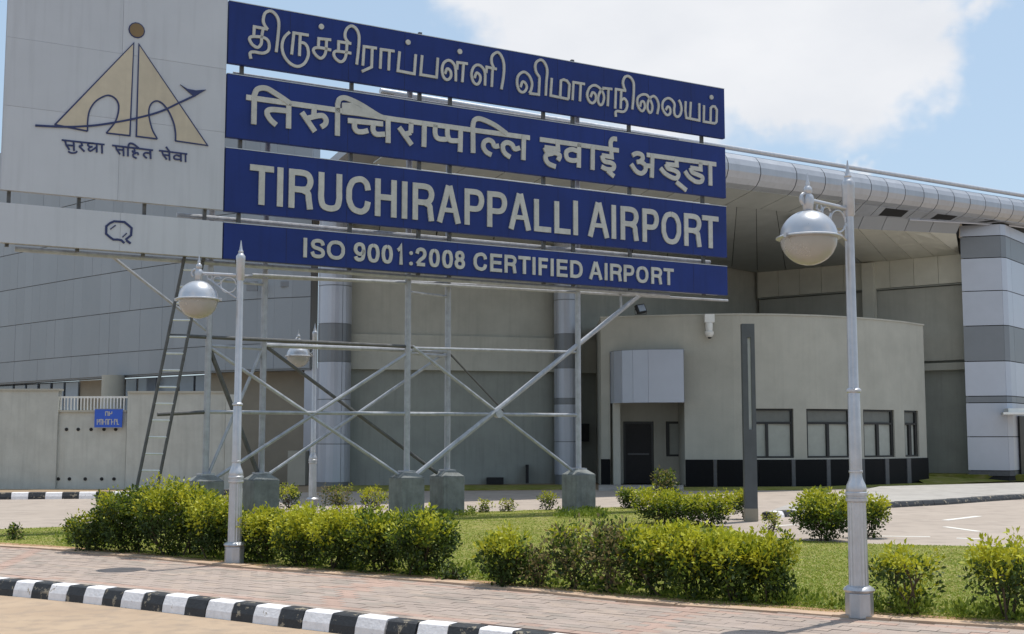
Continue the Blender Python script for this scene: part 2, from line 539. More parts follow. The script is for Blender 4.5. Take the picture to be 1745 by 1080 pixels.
g = MB()
g.add([(-1500, -200, -0.165), (1500, -200, -0.165), (1500, 2600, -0.165), (-1500, 2600, -0.165)], [(0, 1, 2, 3)], 'ground')
g.build('ground', kind='structure')
fr = MB()
fr.add([(-60, -12, -0.155), (60, -12, -0.155), (60, 30, -0.155), (-60, 30, -0.155)], [(0, 1, 2, 3)], 'front_road')
fr.build('road', kind='structure')
# raised ground behind the kerb
te = MB()
poly = [(p.x, p.y) for p in kerb_s] + [(70, kerb_s[-1].y), (300, 60), (300, 400), (-300, 400), (-300, 60), (-60, kerb_s[0].y + 2)]
te.prism(poly, -0.16, -0.020, 'ground')
te.build('terrain', kind='structure')

# inner road (concrete), runs behind the lawn and round to the right
rd = MB()
far = [atZ(-600, 849), atZ(0, 849.5), atZ(230, 846), atZ(540, 838), atZ(800, 836), atZ(1060, 834), atZ(1290, 834), atZ(1500, 830), atZ(1745, 822), atZ(2400, 818)]
pl = [(p.x, p.y) for p in reversed(back_pts)] + [(60, back_pts[0].y)] + [(60, 44)] + [(p.x, p.y) for p in reversed(far)]
rd.prism([(x, y) for x, y in pl], -0.018, -0.006, 'road')
rd.build('inner_road', kind='structure')

# lawn sheet, gently uneven
lawn_poly = [Vector((p.x, p.y)) for p in edge_s] + [Vector((p.x, p.y)) for p in back_pts]
bm = bmesh.new()
vs = [bm.verts.new((p.x, p.y, 0.004)) for p in lawn_poly]
bm.faces.new(vs)
bmesh.ops.triangulate(bm, faces=bm.faces[:])
me = bpy.data.meshes.new('lawn_turf')
bm.to_mesh(me)
bm.free()
me.materials.append(M['turf'])
lawn = bpy.data.objects.new('lawn', me)
C.objects.link(lawn)
lawn['kind'] = 'structure'

# terracotta edging between walkway and lawn
ed = MB()
E2 = resample(edge_s, 0.5)
for a, b in zip(E2[:-1], E2[1:]):
    d = (b - a).normalized()
    n = Vector((-d.y, d.x, 0))
    j = random.uniform(-0.006, 0.006)
    for off0, off1, z1, mm in ((-0.17, 0.02, 0.02, 'edge_tan'), (0.02, 0.24, 0.012, 'edge_soil')):
        p = [a + n * off0, b + n * off0, b + n * off1, a + n * off1]
        ed.prism([(q.x, q.y) for q in p], -0.02, z1 + (j if off0 < 0 else 0), mm)
ed.build('lawn_edging', kind='structure')

# walkway pavers
pave = struct_empty('walkway')
pb = MB()
pb.prism([(p.x, p.y) for p in kerb_s] + [(p.x, p.y) for p in reversed(edge_s)], -0.019, -0.010, 'joint_sand')
pb.build('bedding', pave)
def inside(pt, poly_):
    x, y = pt
    c = False
    n_ = len(poly_)
    j = n_ - 1
    for i in range(n_):
        xi, yi = poly_[i]
        xj, yj = poly_[j]
        if (yi > y) != (yj > y) and x < (xj - xi) * (y - yi) / (yj - yi) + xi:
            c = not c
        j = i
    return c
walk_poly = [(p.x, p.y) for p in kerb_s] + [(p.x, p.y) for p in reversed(edge_s)]
kd = (kerb_pts[9] - kerb_pts[3]).normalized()
kn = Vector((-kd.y, kd.x, 0))
PW, PD = 0.25, 0.125
pm = {}
for mn in ('paver', 'paver_warm', 'paver_red', 'paver_dark'):
    b = MB()
    b.box((-PW / 2 + 0.0025, -PD / 2 + 0.0025, -0.012), (PW / 2 - 0.0025, PD / 2 - 0.0025, 0.0), mn)
    pm[mn] = b
def seg_dist(p, line):
    best = 1e9
    for a, b in zip(line[:-1], line[1:]):
        ab = b - a
        t = max(0, min(1, (p - a).dot(ab) / ab.length_squared))
        best = min(best, (a + ab * t - p).length)
    return best
cands = []
K3 = [Vector((p.x, p.y, 0)) for p in kerb_s]
E3 = [Vector((p.x, p.y, 0)) for p in edge_s]
o_ref = kerb_pts[3]
red_lines = [(G([(560, 1030), (640, 985)])), (G([(560, 1000), (770, 992)])), G([(1080, 1080), (1190, 1035)]), G([(-40, 985), (70, 935)]), G([(1560, 1110), (1700, 1072)])]
for i in range(-60, 70):
    for j in range(-2, 44):
        c = o_ref + kd * ((i + (0.5 if j % 2 else 0)) * PW) + kn * (j * PD)
        if c.y < 2 or abs(c.x) > 0.62 * c.y + 1.5:
            continue
        if not inside((c.x, c.y), walk_poly):
            continue
        dk, de = seg_dist(c, K3), seg_dist(c, E3)
        if dk < 0.07 or de < 0.17:
            continue
        cands.append((c, dk, de))
cands.sort(key=lambda q: q[0].length)
ang = math.atan2(kd.y, kd.x)
protos = {}
rest = MB()
vis = 0
for c, dk, de in cands:
    if 0.17 < dk < 0.29 or 0.26 < de < 0.36:
        mn = 'paver_red' if random.random() < 0.88 else 'paver_warm'
    elif min(seg_dist(c, [a.copy(), b.copy()]) for a, b in red_lines) < 0.10:
        mn = 'paver_red'
    else:
        mn = random.choices(('paver', 'paver_warm', 'paver_dark', 'paver_red'), (0.62, 0.22, 0.155, 0.005))[0]
    zz = random.uniform(-0.002, 0.0025)
    rz = ang + random.uniform(-0.012, 0.012)
    # in frame?
    v = c - CAM
    py = 540 - FPX * ((v.z * math.cos(TH) - v.y * math.sin(TH)) / (v.y * math.cos(TH) + v.z * math.sin(TH)))
    px = 872.5 + FPX * v.x / (v.y * math.cos(TH) + v.z * math.sin(TH))
    if vis < 300 and 0 < px < 1745 and py < 1080:
        vis += 1
        if mn not in protos:
            protos[mn] = pm[mn].build('paver', pave)
            o = protos[mn]
        else:
            o = copy_obj(protos[mn], pave)
        o.location = (c.x, c.y, zz)
        o.rotation_euler = (random.uniform(-0.004, 0.004), random.uniform(-0.004, 0.004), rz)
    else:
        f = Matrix.Translation((c.x, c.y, zz)) @ Matrix.Rotation(rz, 4, 'Z')
        rest.box((-PW / 2 + 0.0025, -PD / 2 + 0.0025, -0.012), (PW / 2 - 0.0025, PD / 2 - 0.0025, 0.0), mn, f)
rest.build('paver', pave, kind='stuff')

# painted kerb blocks along the front road
def kerb_run(parent, line, step, zlo, zhi, width, start_black=True, all_black_after=None, bev=0.02):
    pts = resample(line, step) if step else line
    for i, (a, b) in enumerate(zip(pts[:-1], pts[1:])):
        d = (b - a).normalized()
        n = Vector((d.y, -d.x, 0))             # towards the viewer
        blk = (i % 2 == 0) == start_black
        if all_black_after is not None and i >= all_black_after:
            blk = True
        mn = 'kerb_black' if blk else 'kerb_white'
        gap = d * 0.004
        wj = width + random.uniform(-0.004, 0.004)
        zj = zhi + random.uniform(-0.004, 0.004)
        q = [(0, zlo), (wj + 0.045, zlo), (wj + 0.035, zlo + (zj - zlo) * 0.45), (wj, zj - 0.012), (wj - 0.02, zj), (0, zj)]
        vsa = [a + gap + n * u + Vector((0, 0, z - a.z)) for u, z in q]
        vsb = [b - gap + n * u + Vector((0, 0, z - b.z)) for u, z in q]
        k = len(q)
        fs = [tuple(range(k)), tuple(reversed(range(k, 2 * k)))] + [(i_, i_ + k, (i_ + 1) % k + k, (i_ + 1) % k) for i_ in range(k)]
        m_ = MB()
        m_.add(vsa + vsb, fs, mn)
        m_.build('kerb_block', parent)
kerb = struct_empty('kerb')
K_near = [p for p in kerb_s if p.y > 4.5]
KW = 0.175
def proj(p):
    v = p - CAM
    zc = v.y * math.cos(TH) + v.z * math.sin(TH)
    return 872.5 + FPX * v.x / zc, 540 - FPX * (v.z * math.cos(TH) - v.y * math.sin(TH)) / zc
fine = resample(kerb_s, 0.02)
fx = []
for i in range(len(fine) - 1):
    d = (fine[i + 1] - fine[i]).normalized()
    fx.append(proj(fine[i] + Vector((d.y, -d.x, 0)) * KW)[0])
bx = [-340, -306, -273, -240, -208, -178, -148, -119, -90, -62, -34, -5, 24.4, 55, 84.7, 115, 145, 178, 210, 243, 280, 317, 353, 396, 434, 477, 518, 564, 606, 658, 710, 762, 814, 870, 925, 985, 1045, 1110, 1178, 1248]
bp_line = [fine[min(range(len(fx)), key=lambda i: abs(fx[i] - x))] for x in bx]
kerb_run(kerb, bp_line, None, -0.158, 0.012, KW - 0.02, start_black=False)
kerb2 = struct_empty('kerb')
kerb_run(kerb2, G([(-300, 852), (0, 850), (228, 848), (330, 845), (430, 842)]), 0.42, -0.018, 0.17, 0.22)
kerb3 = struct_empty('kerb')
kerb_run(kerb3, smooth_line(G([(1299, 884), (1309, 881), (1345, 878.5), (1420, 872), (1510, 864), (1600, 859), (1745, 849), (2000, 838)]), 4), 0.42, -0.018, 0.12, 0.16, all_black_after=9)
isl = MB()
ip = G([(1302, 882.5), (1309, 881), (1345, 878.5), (1420, 872), (1510, 864), (1600, 859), (1745, 849), (2000, 838), (2050, 826), (1745, 827), (1500, 834), (1340, 868)])
isl.prism([(p.x, p.y) for p in ip], -0.018, 0.10, 'island')
isl.build('traffic_island', kind='structure')

# road paint
mk = MB()
def paint(p, q, wd):
    a, b = atZ(*p), atZ(*q)
    d = (b - a).normalized()
    n = Vector((-d.y, d.x, 0)) * wd / 2
    mk.prism([((a - n).x, (a - n).y), ((b - n).x, (b - n).y), ((b + n).x, (b + n).y), ((a + n).x, (a + n).y)], -0.006, -0.002, 'paint')
paint((1610, 886), (1668, 879), 0.14)
paint((1610, 897), (1668, 905), 0.12)
paint((1500, 913), (1585, 914), 0.10)
paint((1630, 916.5), (1672, 917.5), 0.10)
paint((1305, 897), (1360, 893), 0.08)
mk.build('road_marking', kind='structure')

# grass strip in front of the building
gs = MB()
a = [(p.x, p.y) for p in G([(560, 836), (790, 834.5), (1000, 832.5), (1000, 826.5), (790, 827.5), (560, 828)])]
gs.prism(a, -0.018, 0.02, 'turf')
a = [(p.x, p.y) for p in G([(1165, 836), (1400, 834.5), (1500, 829), (1745, 819), (1900, 817), (1900, 806), (1745, 807), (1590, 822), (1400, 830), (1165, 831)])]
gs.prism(a, -0.018, 0.025, 'turf')
va = [atZ(1575, 825), atZ(1750, 820.5), atZ(1900, 819)]
vb = [Vector((va[0].x + 0.2, 44.6, 0.26)), Vector((va[1].x + 0.3, 44.9, 0.26)), Vector((va[2].x + 0.5, 47, 0.26))]
gs.add([(p.x, p.y, 0.028) for p in va] + [tuple(p) for p in vb] + [(vb[0].x, 48, 0.26), (vb[2].x + 2, 52, 0.26)], [(0, 1, 4, 3), (1, 2, 5, 4), (3, 4, 5, 7, 6)], 'turf')
gs.build('grass_verge', kind='structure')
st = MB()
a = [(p.x, p.y) for p in G([(1020, 835.5), (1165, 835.5), (1165, 829), (1020, 829)])]
st.prism(a, -0.018, 0.06, 'island')
st.build('entrance_paving', kind='structure')

# ------------------------------------------------------------------ main building
def XY(x, Y):
    p = atY(x, 745, Y)
    return Vector((p.x, p.y, 0))
bld = thing('terminal_building', 'large grey airport terminal with curved metal roof edge behind the blue sign', 'building', (5, 46, 0))
BO = bld.location.copy()
def part(name, mb, parent=None, **k):
    return mb.build(name, parent or bld, origin=BO, **k)
def V3(p, z):
    return Vector((p.x, p.y, z))

# left wing: curved metal cladding in separate panels
cl = smooth_line([XY(-160, 60.5), XY(0, 53.6), XY(140, 48.9), XY(285, 45.2), XY(420, 43.0), XY(541, 42.0)], 8)
cl_s = resample(cl, 0.70)
zs = [3.95, 4.84, 6.42, 8.0, 9.56, 11.1, 12.7, 14.3]
back = MB()
for a, b in zip(cl_s[:-1], cl_s[1:]):
    n = Vector(((b - a).y, -(b - a).x, 0)).normalized()
    back.quad(V3(a - n * 0.06, 3.9), V3(b - n * 0.06, 3.9), V3(b - n * 0.06, 14.35 if a.x < -19.5 else 12.75), V3(a - n * 0.06, 14.35 if a.x < -19.5 else 12.75), 'clad_grey', 0.5)
    for z0, z1 in zip(zs[:-1], zs[1:]):
        q = MB()
        e = (b - a) * 0.003
        j = n * random.uniform(-0.004, 0.004)
        if z1 > 13 and a.x > -19.5:
            continue
        q.quad(V3(a + e + j, z0 + 0.014), V3(b - e + j, z0 + 0.014), V3(b - e + j, z1 - 0.014), V3(a + e + j, z1 - 0.014), 'clad', 0.045)
        part('cladding_panel', q)
part('wall_core', back)
# small square openings near the wing's right end
for (x0, x1, y0, y1) in ((421, 437, 478, 496), (479, 500, 478, 489)):
    q = MB()
    p0, p1 = atY(x0, y1, 42.5), atY(x1, y0, 42.2)
    q.box((p0.x, p0.y - 0.12, p0.z), (p1.x, p0.y - 0.02, p1.z), 'clad_grey')
    part('vent', q)
# wing top flashing
q = MB()
q.tube([V3(p, 12.8) for p in cl_s if p.x > -19.5], 0.08, 'clad_light', 6)
part('parapet_flashing', q)
# ground-floor wall and glazing under the cladding
def under(x0, x1, z0, z1, m, name, dY=1.0, th=0.3):
    Yf = lambda x: np.interp(x, [-160, 0, 140, 285, 420, 541], [60.5, 53.6, 48.9, 45.2, 43.0, 42.0])
    a, b = XY(x0, Yf(x0) + dY), XY(x1, Yf(x1) + dY)
    q = MB()
    q.quad(V3(a, z0), V3(b, z0), V3(b, z1), V3(a, z1), m, th)
    return part(name, q)
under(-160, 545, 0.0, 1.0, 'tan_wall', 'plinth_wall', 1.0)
under(-160, 545, 3.86, 3.95, 'black_frame', 'window_head', 0.6, 0.5)
for x0, x1 in ((-150, -110), (-108, -70), (-66, -30), (-28, 18), (22, 39), (43, 60), (65, 82), (87, 105), (109, 130)):
    under(x0, x1, 1.0, 3.85, 'glass', 'window_pane', 1.0, 0.05)
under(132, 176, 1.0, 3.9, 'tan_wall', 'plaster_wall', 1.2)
for x0, x1 in ((212, 229), (233, 262), (266, 300), (304, 327), (331, 347)):
    under(x0, x1, 1.0, 3.85, 'glass', 'window_pane', 1.0, 0.05)
under(-160, 350, 1.0, 3.9, 'black_frame', 'window_frame', 1.35, 0.05)
q = MB()
q.lathe([(0.42, 0), (0.42, 3.95)], XY(190, 46.9), 'annex', 20, False)
part('column', q, smooth=True)
# plaster wall beyond the glazing, whitish pier by the big column
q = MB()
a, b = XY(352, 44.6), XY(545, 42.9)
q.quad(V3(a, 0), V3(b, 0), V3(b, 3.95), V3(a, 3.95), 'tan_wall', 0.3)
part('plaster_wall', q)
q = MB()
a, b = XY(517, 42.3), XY(545, 42.2)
q.quad(V3(a, 0), V3(b, 0), V3(b, 3.95), V3(a, 3.95), 'clad_light', 0.4)
part('pier', q)
q = MB()
a, b = XY(491, 41.6), XY(521, 41.5)
q.quad(V3(a, 0), V3(b, 0), V3(b, 1.15), V3(a, 1.15), 'annex', 0.4)
part('low_pier', q)

# middle wall
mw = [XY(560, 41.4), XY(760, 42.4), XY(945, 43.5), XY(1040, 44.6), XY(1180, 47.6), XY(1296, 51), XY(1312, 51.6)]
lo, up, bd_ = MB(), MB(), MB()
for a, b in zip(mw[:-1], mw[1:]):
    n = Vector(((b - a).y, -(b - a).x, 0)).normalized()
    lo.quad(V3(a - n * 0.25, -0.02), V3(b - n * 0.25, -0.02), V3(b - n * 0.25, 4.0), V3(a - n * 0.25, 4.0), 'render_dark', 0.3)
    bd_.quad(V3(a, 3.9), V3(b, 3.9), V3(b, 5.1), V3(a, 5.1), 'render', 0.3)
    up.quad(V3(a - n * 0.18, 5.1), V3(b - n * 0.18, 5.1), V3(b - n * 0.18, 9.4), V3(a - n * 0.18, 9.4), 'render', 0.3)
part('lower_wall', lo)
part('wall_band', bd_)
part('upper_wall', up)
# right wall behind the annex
ra, rb = XY(1296, 51), XY(1652, 45.75)
rdv = (rb - ra)
rn = Vector((rdv.y, -rdv.x, 0)).normalized()
q = MB()
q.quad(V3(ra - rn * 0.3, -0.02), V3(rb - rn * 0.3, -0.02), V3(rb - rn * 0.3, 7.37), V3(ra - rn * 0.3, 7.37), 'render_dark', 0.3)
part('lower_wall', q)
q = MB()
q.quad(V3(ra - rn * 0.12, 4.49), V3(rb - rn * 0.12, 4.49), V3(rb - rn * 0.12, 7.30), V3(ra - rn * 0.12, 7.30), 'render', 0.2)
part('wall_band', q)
q = MB()
q.quad(V3(ra.lerp(rb, 0.72), 4.12), V3(rb, 4.12), V3(rb, 4.39), V3(ra.lerp(rb, 0.72), 4.39), 'render', 0.6)
part('ledge', q)
q = MB()
q.quad(V3(ra, 7.33), V3(rb, 7.33), V3(rb, 7.37), V3(ra, 7.37), 'render_dark', 0.2)
part('drip_joint', q)
q = MB()
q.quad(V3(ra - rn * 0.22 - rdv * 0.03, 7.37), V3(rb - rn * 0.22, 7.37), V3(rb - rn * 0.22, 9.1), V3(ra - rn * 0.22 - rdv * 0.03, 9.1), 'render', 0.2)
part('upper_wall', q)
# upper band of big stone panels
N = 9
for i in range(N):
    a, b = ra.lerp(rb, i / N), ra.lerp(rb, (i + 1) / N)
    e = (b - a) * 0.008
    q = MB()
    j = rn * random.uniform(0, 0.01)
    q.quad(V3(a + e + j, 7.39), V3(b - e + j, 7.39), V3(b - e + j, 8.45), V3(a + e + j, 8.45), 'soffit', 0.15)
    part('wall_panel', q)
q = MB()
a = ra.lerp(rb, 0.545)
b = ra.lerp(rb, 0.60)
q.quad(V3(a + rn * 0.25, 0), V3(b + rn * 0.25, 0), V3(b + rn * 0.25, 8.4), V3(a + rn * 0.25, 8.4), 'soffit', 0.3)
part('pilaster', q)

for (x0_, x1_, y0_, y1_, Y_) in ((829, 858, 814, 825, 42.6), (896, 901, 792, 823, 42.9), (990, 1004, 722, 752, 44.0)):
    p0, p1 = atY(x0_, y1_, Y_), atY(x1_, y0_, Y_)
    q = MB()
    q.box((p0.x, Y_, max(0.0, p0.z)), (p1.x, Y_ + 0.6, p1.z), 'slot')
    part('vent', q)
# clad columns
def clad_column(x, Y, r, seams, name='clad_column'):
    c = XY(x, Y)
    colr = MB()
    colr.lathe([(r * 0.965, -0.02), (r * 0.965, seams[-1][0])], c, 'clad_grey', 24)
    root = part(name, colr, smooth=True)
    for (z0, m_), (z1, _) in zip(seams[:-1], seams[1:]):
        q = MB()
        n_ = 4
        for k in range(n_):
            a0 = 2 * math.pi * k / n_ + 0.62
            a1 = a0 + 2 * math.pi / n_ - 0.03
            q = MB()
            st_ = 7
            for s_ in range(st_):
                t0, t1 = a0 + (a1 - a0) * s_ / st_, a0 + (a1 - a0) * (s_ + 1) / st_
                P = lambda t, z: c + Vector((r * math.cos(t), r * math.sin(t), z))
                q.quad(P(t0, z0 + 0.015), P(t1, z0 + 0.015), P(t1, z1 - 0.015), P(t0, z1 - 0.015), m_, 0.02)
            q.build('cladding_panel', root, origin=BO, smooth=True)
    return root
sm = [(0.12, 'clad_light'), (1.38, 'clad_light'), (2.85, 'clad_light'), (4.1, 'clad_grey'), (5.37, 'clad_light'), (6.65, 'clad_light'), (7.9, 'clad_light'), (9.4, 'clad_light')]
clad_column(568, 41.2, 0.56, sm)
clad_column(967, 43.2, 0.46, [(0.3, 'clad_light'), (1.45, 'clad_light'), (2.75, 'clad_grey'), (2.95, 'clad_light'), (4.0, 'clad_grey'), (5.2, 'clad_light'), (6.4, 'clad_light'), (7.9, 'clad_light'), (9.4, 'clad_light')])

# right tower of metal panels
TY = 45.0
t0, t1 = XY(1648, TY), XY(1718, TY - 0.4)
t2 = XY(1727, TY - 0.25)
t3 = XY(1735, TY + 0.2)
tp = [Vector((t0.x * 1.1 + 0.1, TY * 1.1, 0)), t0, t1, t2, t3, XY(1768, TY + 2.2), XY(1800, TY + 4.4), XY(1840, TY + 7)]
bands = [(0.2, 'granite_strip'), (0.40, 'clad_light'), (1.62, 'clad_light'), (2.85, 'clad_grey'), (3.09, 'clad_light'), (4.36, 'clad_grey'), (5.66, 'clad_light'), (6.94, 'clad_light'), (8.16, 'clad_grey'), (8.97, 'clad_light'), (9.4, 'clad_light')]
core = MB()
core.prism([(p.x + (0.12 if i_ == 0 else 0), p.y + 0.06) for i_, p in enumerate(tp[1:])] + [(tp[-1].x, 60), (tp[1].x * 1.2 + 0.4, 54.5)], -0.02, 9.6, 'slot')
tower = part('stair_tower', core)
for (z0, m_), (z1, _) in zip(bands[:-1], bands[1:]):
    for k in range(1, len(tp) - 1):
        a, b = tp[k], tp[k + 1]
        if k == 1:
            ms = [0.0, 1.0]
        else:
            ms = [0.0, 1.0]
        for u0, u1 in zip(ms[:-1], ms[1:]):
            q = MB()
            A, B = a.lerp(b, u0), a.lerp(b, u1)
            e = (B - A) * (0.006 if k in (0, 1, 4) else 0)
            q.quad(V3(A + e, z0 + 0.015), V3(B - e, z0 + 0.015), V3(B - e, z1 - 0.015), V3(A + e, z1 - 0.015), m_, 0.04)
            q.build('cladding_panel', tower, origin=BO)
# awning and doorway on the tower's right face
q = MB()
aw = atY(1708, 704, 43.4)
q.prism([(aw.x, 43.3), (aw.x + 3.5, 43.9), (aw.x + 3.5, 45.6), (aw.x + 0.5, 44.8)], 2.40, 2.48, 'white')
q.prism([(aw.x + 0.3, 43.6), (aw.x + 3.5, 44.2), (aw.x + 3.5, 45.6), (aw.x + 0.6, 44.8)], 2.48, 2.62, 'white')
part('awning', q)
q = MB()
da, db = XY(1737, TY + 0.22), XY(1766, TY + 2.0)
q.quad(V3(da + Vector((0, -0.08, 0)), 0.25), V3(db + Vector((0, -0.08, 0)), 0.25), V3(db + Vector((0, -0.08, 0)), 2.38), V3(da + Vector((0, -0.08, 0)), 2.38), 'door', 0.04)
part('door', q)

# roof edge: panelled tube with rail, slotted strip below, slanted soffit panels
RA, RB = XY(1240, 37.5), XY(1745, 45.0)
def RE(t):
    return RA + (RB - RA) * t
rdir = (RB - RA).normalized()
rout = Vector((rdir.y, -rdir.x, 0)).normalized()
ts = [-0.80, -0.71, -0.62, -0.53, -0.44, -0.35, -0.26, -0.17, -0.10, -0.02, 0.074, 0.183, 0.273, 0.35, 0.424, 0.481, 0.541, 0.608, 0.66, 0.72, 0.78, 0.84, 0.9, 0.95, 1.0, 1.06, 1.12, 1.18]
slots = [(0.505, 0.585), (0.69, 0.765), (0.87, 0.93), (1.05, 1.10)]
def tr(t):
    return max(0.44, 0.565 - 0.112 * t)
def zbot(t):
    return float(np.interp(t, [-0.8, 0, 0.42, 1.0, 1.2], [8.82, 8.89, 9.04, 9.49, 9.52]))
ztop = 10.39
q = MB()
for i in range(len(ts) - 1):
    a, b = ts[i], ts[i + 1]
    e = 0.0012
    q = MB()
    NA = 9
    prev_ = None
    for k in range(NA + 1):
        an = R(95 - k * 190 / NA)        # from top over the front to the underside
        r_a, r_b = tr(a), tr(b)
        pa = RE(a + e) + rout * (r_a * math.cos(an)) + Vector((0, 0, ztop - r_a + r_a * math.sin(an)))
        pb_ = RE(b - e) + rout * (r_b * math.cos(an)) + Vector((0, 0, ztop - r_b + r_b * math.sin(an)))
        if prev_ is not None:
            q.quad(pa, pb_, prev_[1], prev_[0], 'tube', 0.03)
        prev_ = (pa, pb_)
    part('roof_edge_panel', q, smooth=True)
    # slotted strip under the tube
    def S0(t):
        return RE(t) + rout * 0.12 + Vector((0, 0, ztop - 2 * tr(t) + 0.0))
    def S1(t):
        k_ = float(np.interp(t, [0.33, 0.43], [1.15, 0.32]))
        return RE(t) - rout * k_ + Vector((0, 0, zbot(t) + (k_ - 0.32) * 0.12))
    q = MB()
    q.quad(S1(a + e), S1(b - e), S0(b - e), S0(a + e), 'tube' if a > 0.34 else 'soffit_shaded', 0.03)  # left part takes the darker tone with painted-in shade
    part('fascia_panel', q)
for s0, s1 in slots:
    q = MB()
    o_ = rout * 0.02 + Vector((0, 0, 0.0))
    A0, A1 = S1(s0).lerp(S0(s0), 0.12) + o_, S1(s1).lerp(S0(s1), 0.12) + o_
    B0, B1 = S1(s0).lerp(S0(s0), 0.88) + o_, S1(s1).lerp(S0(s1), 0.88) + o_
    q.quad(A0, A1, B1, B0, 'slot', 0.02)
    part('slot', q)
# rail pipe along the top
q = MB()
q.tube([RE(-0.83) + rout * 0.17 + Vector((0, 0, 10.525)), RE(1.25) + rout * 0.17 + Vector((0, 0, 10.525))], 0.075, 'silver', 10)
part('rail', q, smooth=True)
# inner core that closes the tube, and the roof deck
q = MB()
q.tube([RE(-0.80) + Vector((0, 0, 9.83)), RE(1.2) + Vector((0, 0, 9.9))], 0.39, 'slot', 12)
part('roof_edge_core', q)
q = MB()
q.prism([(p.x, p.y) for p in (RE(-0.8) - rout * 0.1, RE(1.2) - rout * 0.1, Vector((40, 75, 0)), Vector((-8, 75, 0)), Vector((-7.5, 42, 0)))], 9.95, 10.2, 'tube')
part('roof_deck', q)
# lower fascia line (thin white flashing)
q = MB()
q.tube([S1(t) + Vector((0, 0, -0.03)) for t in np.linspace(0.62, 1.18, 8)], 0.04, 'clad_light', 6)
part('flashing', q)
# slanted soffit
def t_of_px(x):
    k = (x - 872.5) / FPX * math.cos(TH)
    return (k * RA.y - RA.x) / ((RB.x - RA.x) - k * (RB.y - RA.y))
Wl = [(640, 41.8), (760, 42.4), (945, 43.5), (1040, 44.6), (1180, 47.6), (1296, 51), (1652, 45.75)]
def WT(x):
    Y = float(np.interp(x, [p[0] for p in Wl], [p[1] for p in Wl]))
    return V3(XY(x, Y), 8.45)
pairs = [(700, 640), (800, 740), (900, 840), (1000, 930), (1080, 1010), (1150, 1080), (1210, 1140), (1262, 1200), (1306, 1252), (1340, 1296), (1375, 1345), (1412, 1410), (1450, 1478), (1495, 1521), (1535, 1564), (1575, 1603), (1618, 1646), (1665, 1646)]
# vertical fascia just below the slots, then the slant
for (xa, wa), (xb, wb) in zip(pairs[:-1], pairs[1:]):
    ta, tb = t_of_px(xa), t_of_px(xb)
    A0, B0 = S1(ta), S1(tb)
    vd = -rout * 0.25 + Vector((0, 0, -0.40))
    A1, B1 = A0 + vd, B0 + vd
    e1, e2 = (B0 - A0) * 0.012, (B1 - A1) * 0.012
    if xa >= 1412:
        q = MB()
        q.quad(A1 + e2, B1 - e2, B0 - e1, A0 + e1, 'clad_grey' if xa < 1412 else 'clad', 0.03)
        part('soffit_fascia_panel', q)
    else:
        A1, B1 = A0, B0
    Wa, Wb = WT(wa), WT(wb)
    q = MB()
    e3 = (Wb - Wa) * 0.012
    if (Wb - Wa).length < 0.01:
        q.add([A1 + e2, B1 - e2, Wa], [(0, 2, 1)], 'soffit')
        q.add([A1 + e2 + Vector((0, 0, .03)), B1 - e2 + Vector((0, 0, .03)), Wa + Vector((0, 0, .03))], [(0, 1, 2)], 'soffit')
    else:
        sm_ = 'soffit' if xa >= 1450 else 'soffit_shaded'  # left panels get their shade from the darker colour
        Ma, Mb = Wa.lerp(A1, 0.52), Wb.lerp(B1, 0.52)
        em = (Mb - Ma) * 0.012
        gp = (A1 - Wa).normalized() * 0.025
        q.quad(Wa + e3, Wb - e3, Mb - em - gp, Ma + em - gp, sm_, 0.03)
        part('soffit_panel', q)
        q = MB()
        q.quad(Ma + em, Mb - em, B1 - e2, A1 + e2, 'soffit' if xa >= 1450 else 'soffit_shaded', 0.03)
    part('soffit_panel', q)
    q = MB()
q = MB()
for (xa, wa), (xb, wb) in zip(pairs[:-1], pairs[1:]):
    up_ = Vector((0, 0.15, 0.12))
    q.quad(WT(wa) + up_, WT(wb) + up_ + Vector((0.001, 0, 0)), S1(t_of_px(xb)) + up_, S1(t_of_px(xa)) + up_, 'slot', 0.02)
part('soffit_backing', q)

# ------------------------------------------------------------------ annex (entrance block)
anx = thing('entrance_annex', 'low curved beige annex with dark door, ribbon windows and black granite base', 'building', (7, 42, 0))
AO = anx.location.copy()
ax = [1025, 1060, 1100, 1165, 1260, 1330, 1400, 1450, 1500, 1545, 1579]
aY = [41.1, 40.9, 40.65, 40.3, 40.0, 40.1, 40.5, 41.0, 41.75, 42.7, 43.9]
def AP(x, off=0.0):
    Y = float(np.interp(x, ax, aY))
    p = XY(x, Y)
    Y2 = float(np.interp(x + 4, ax, aY))
    p2 = XY(x + 4, Y2)
    if x > 1574:
        p2 = p; p1 = XY(x - 4, float(np.interp(x - 4, ax, aY))); d = (p2 - p1).normalized()
    else:
        d = (p2 - p).normalized()
    n = Vector((d.y, -d.x, 0))
    return p + n * off
def aslab(mb, x0, x1, z0, z1, m, off=0.0, th=0.3, step=14):
    n = max(1, int((x1 - x0) / step))
    for i in range(n):
        a, b = x0 + (x1 - x0) * i / n, x0 + (x1 - x0) * (i + 1) / n
        mb.quad(V3(AP(a, off), z0), V3(AP(b, off), z0), V3(AP(b, off), z1), V3(AP(a, off), z1), m, th)
AH = 5.58
wins = [(1266, 1353), (1375, 1451), (1472, 1525), (1542, 1566)]
WZ0, WZ1, DZ = 0.93, 2.53, 0.88
q = MB()
aslab(q, 1025, 1579, 3.35 + 1.1, AH, 'annex')                      # parapet zone
aslab(q, 1167, 1579, WZ1, 4.45, 'annex')
aslab(q, 1025, 1040, 0, 4.45, 'annex')
prev_x = 1167
for x0, x1 in wins:
    aslab(q, prev_x, x0, 0.0, WZ1, 'annex')
    aslab(q, x0, x1, 0.0, WZ0, 'annex')
    prev_x = x1
aslab(q, prev_x, 1579, 0.0, WZ1, 'annex')
wl_ = q.build('wall', anx, origin=AO)
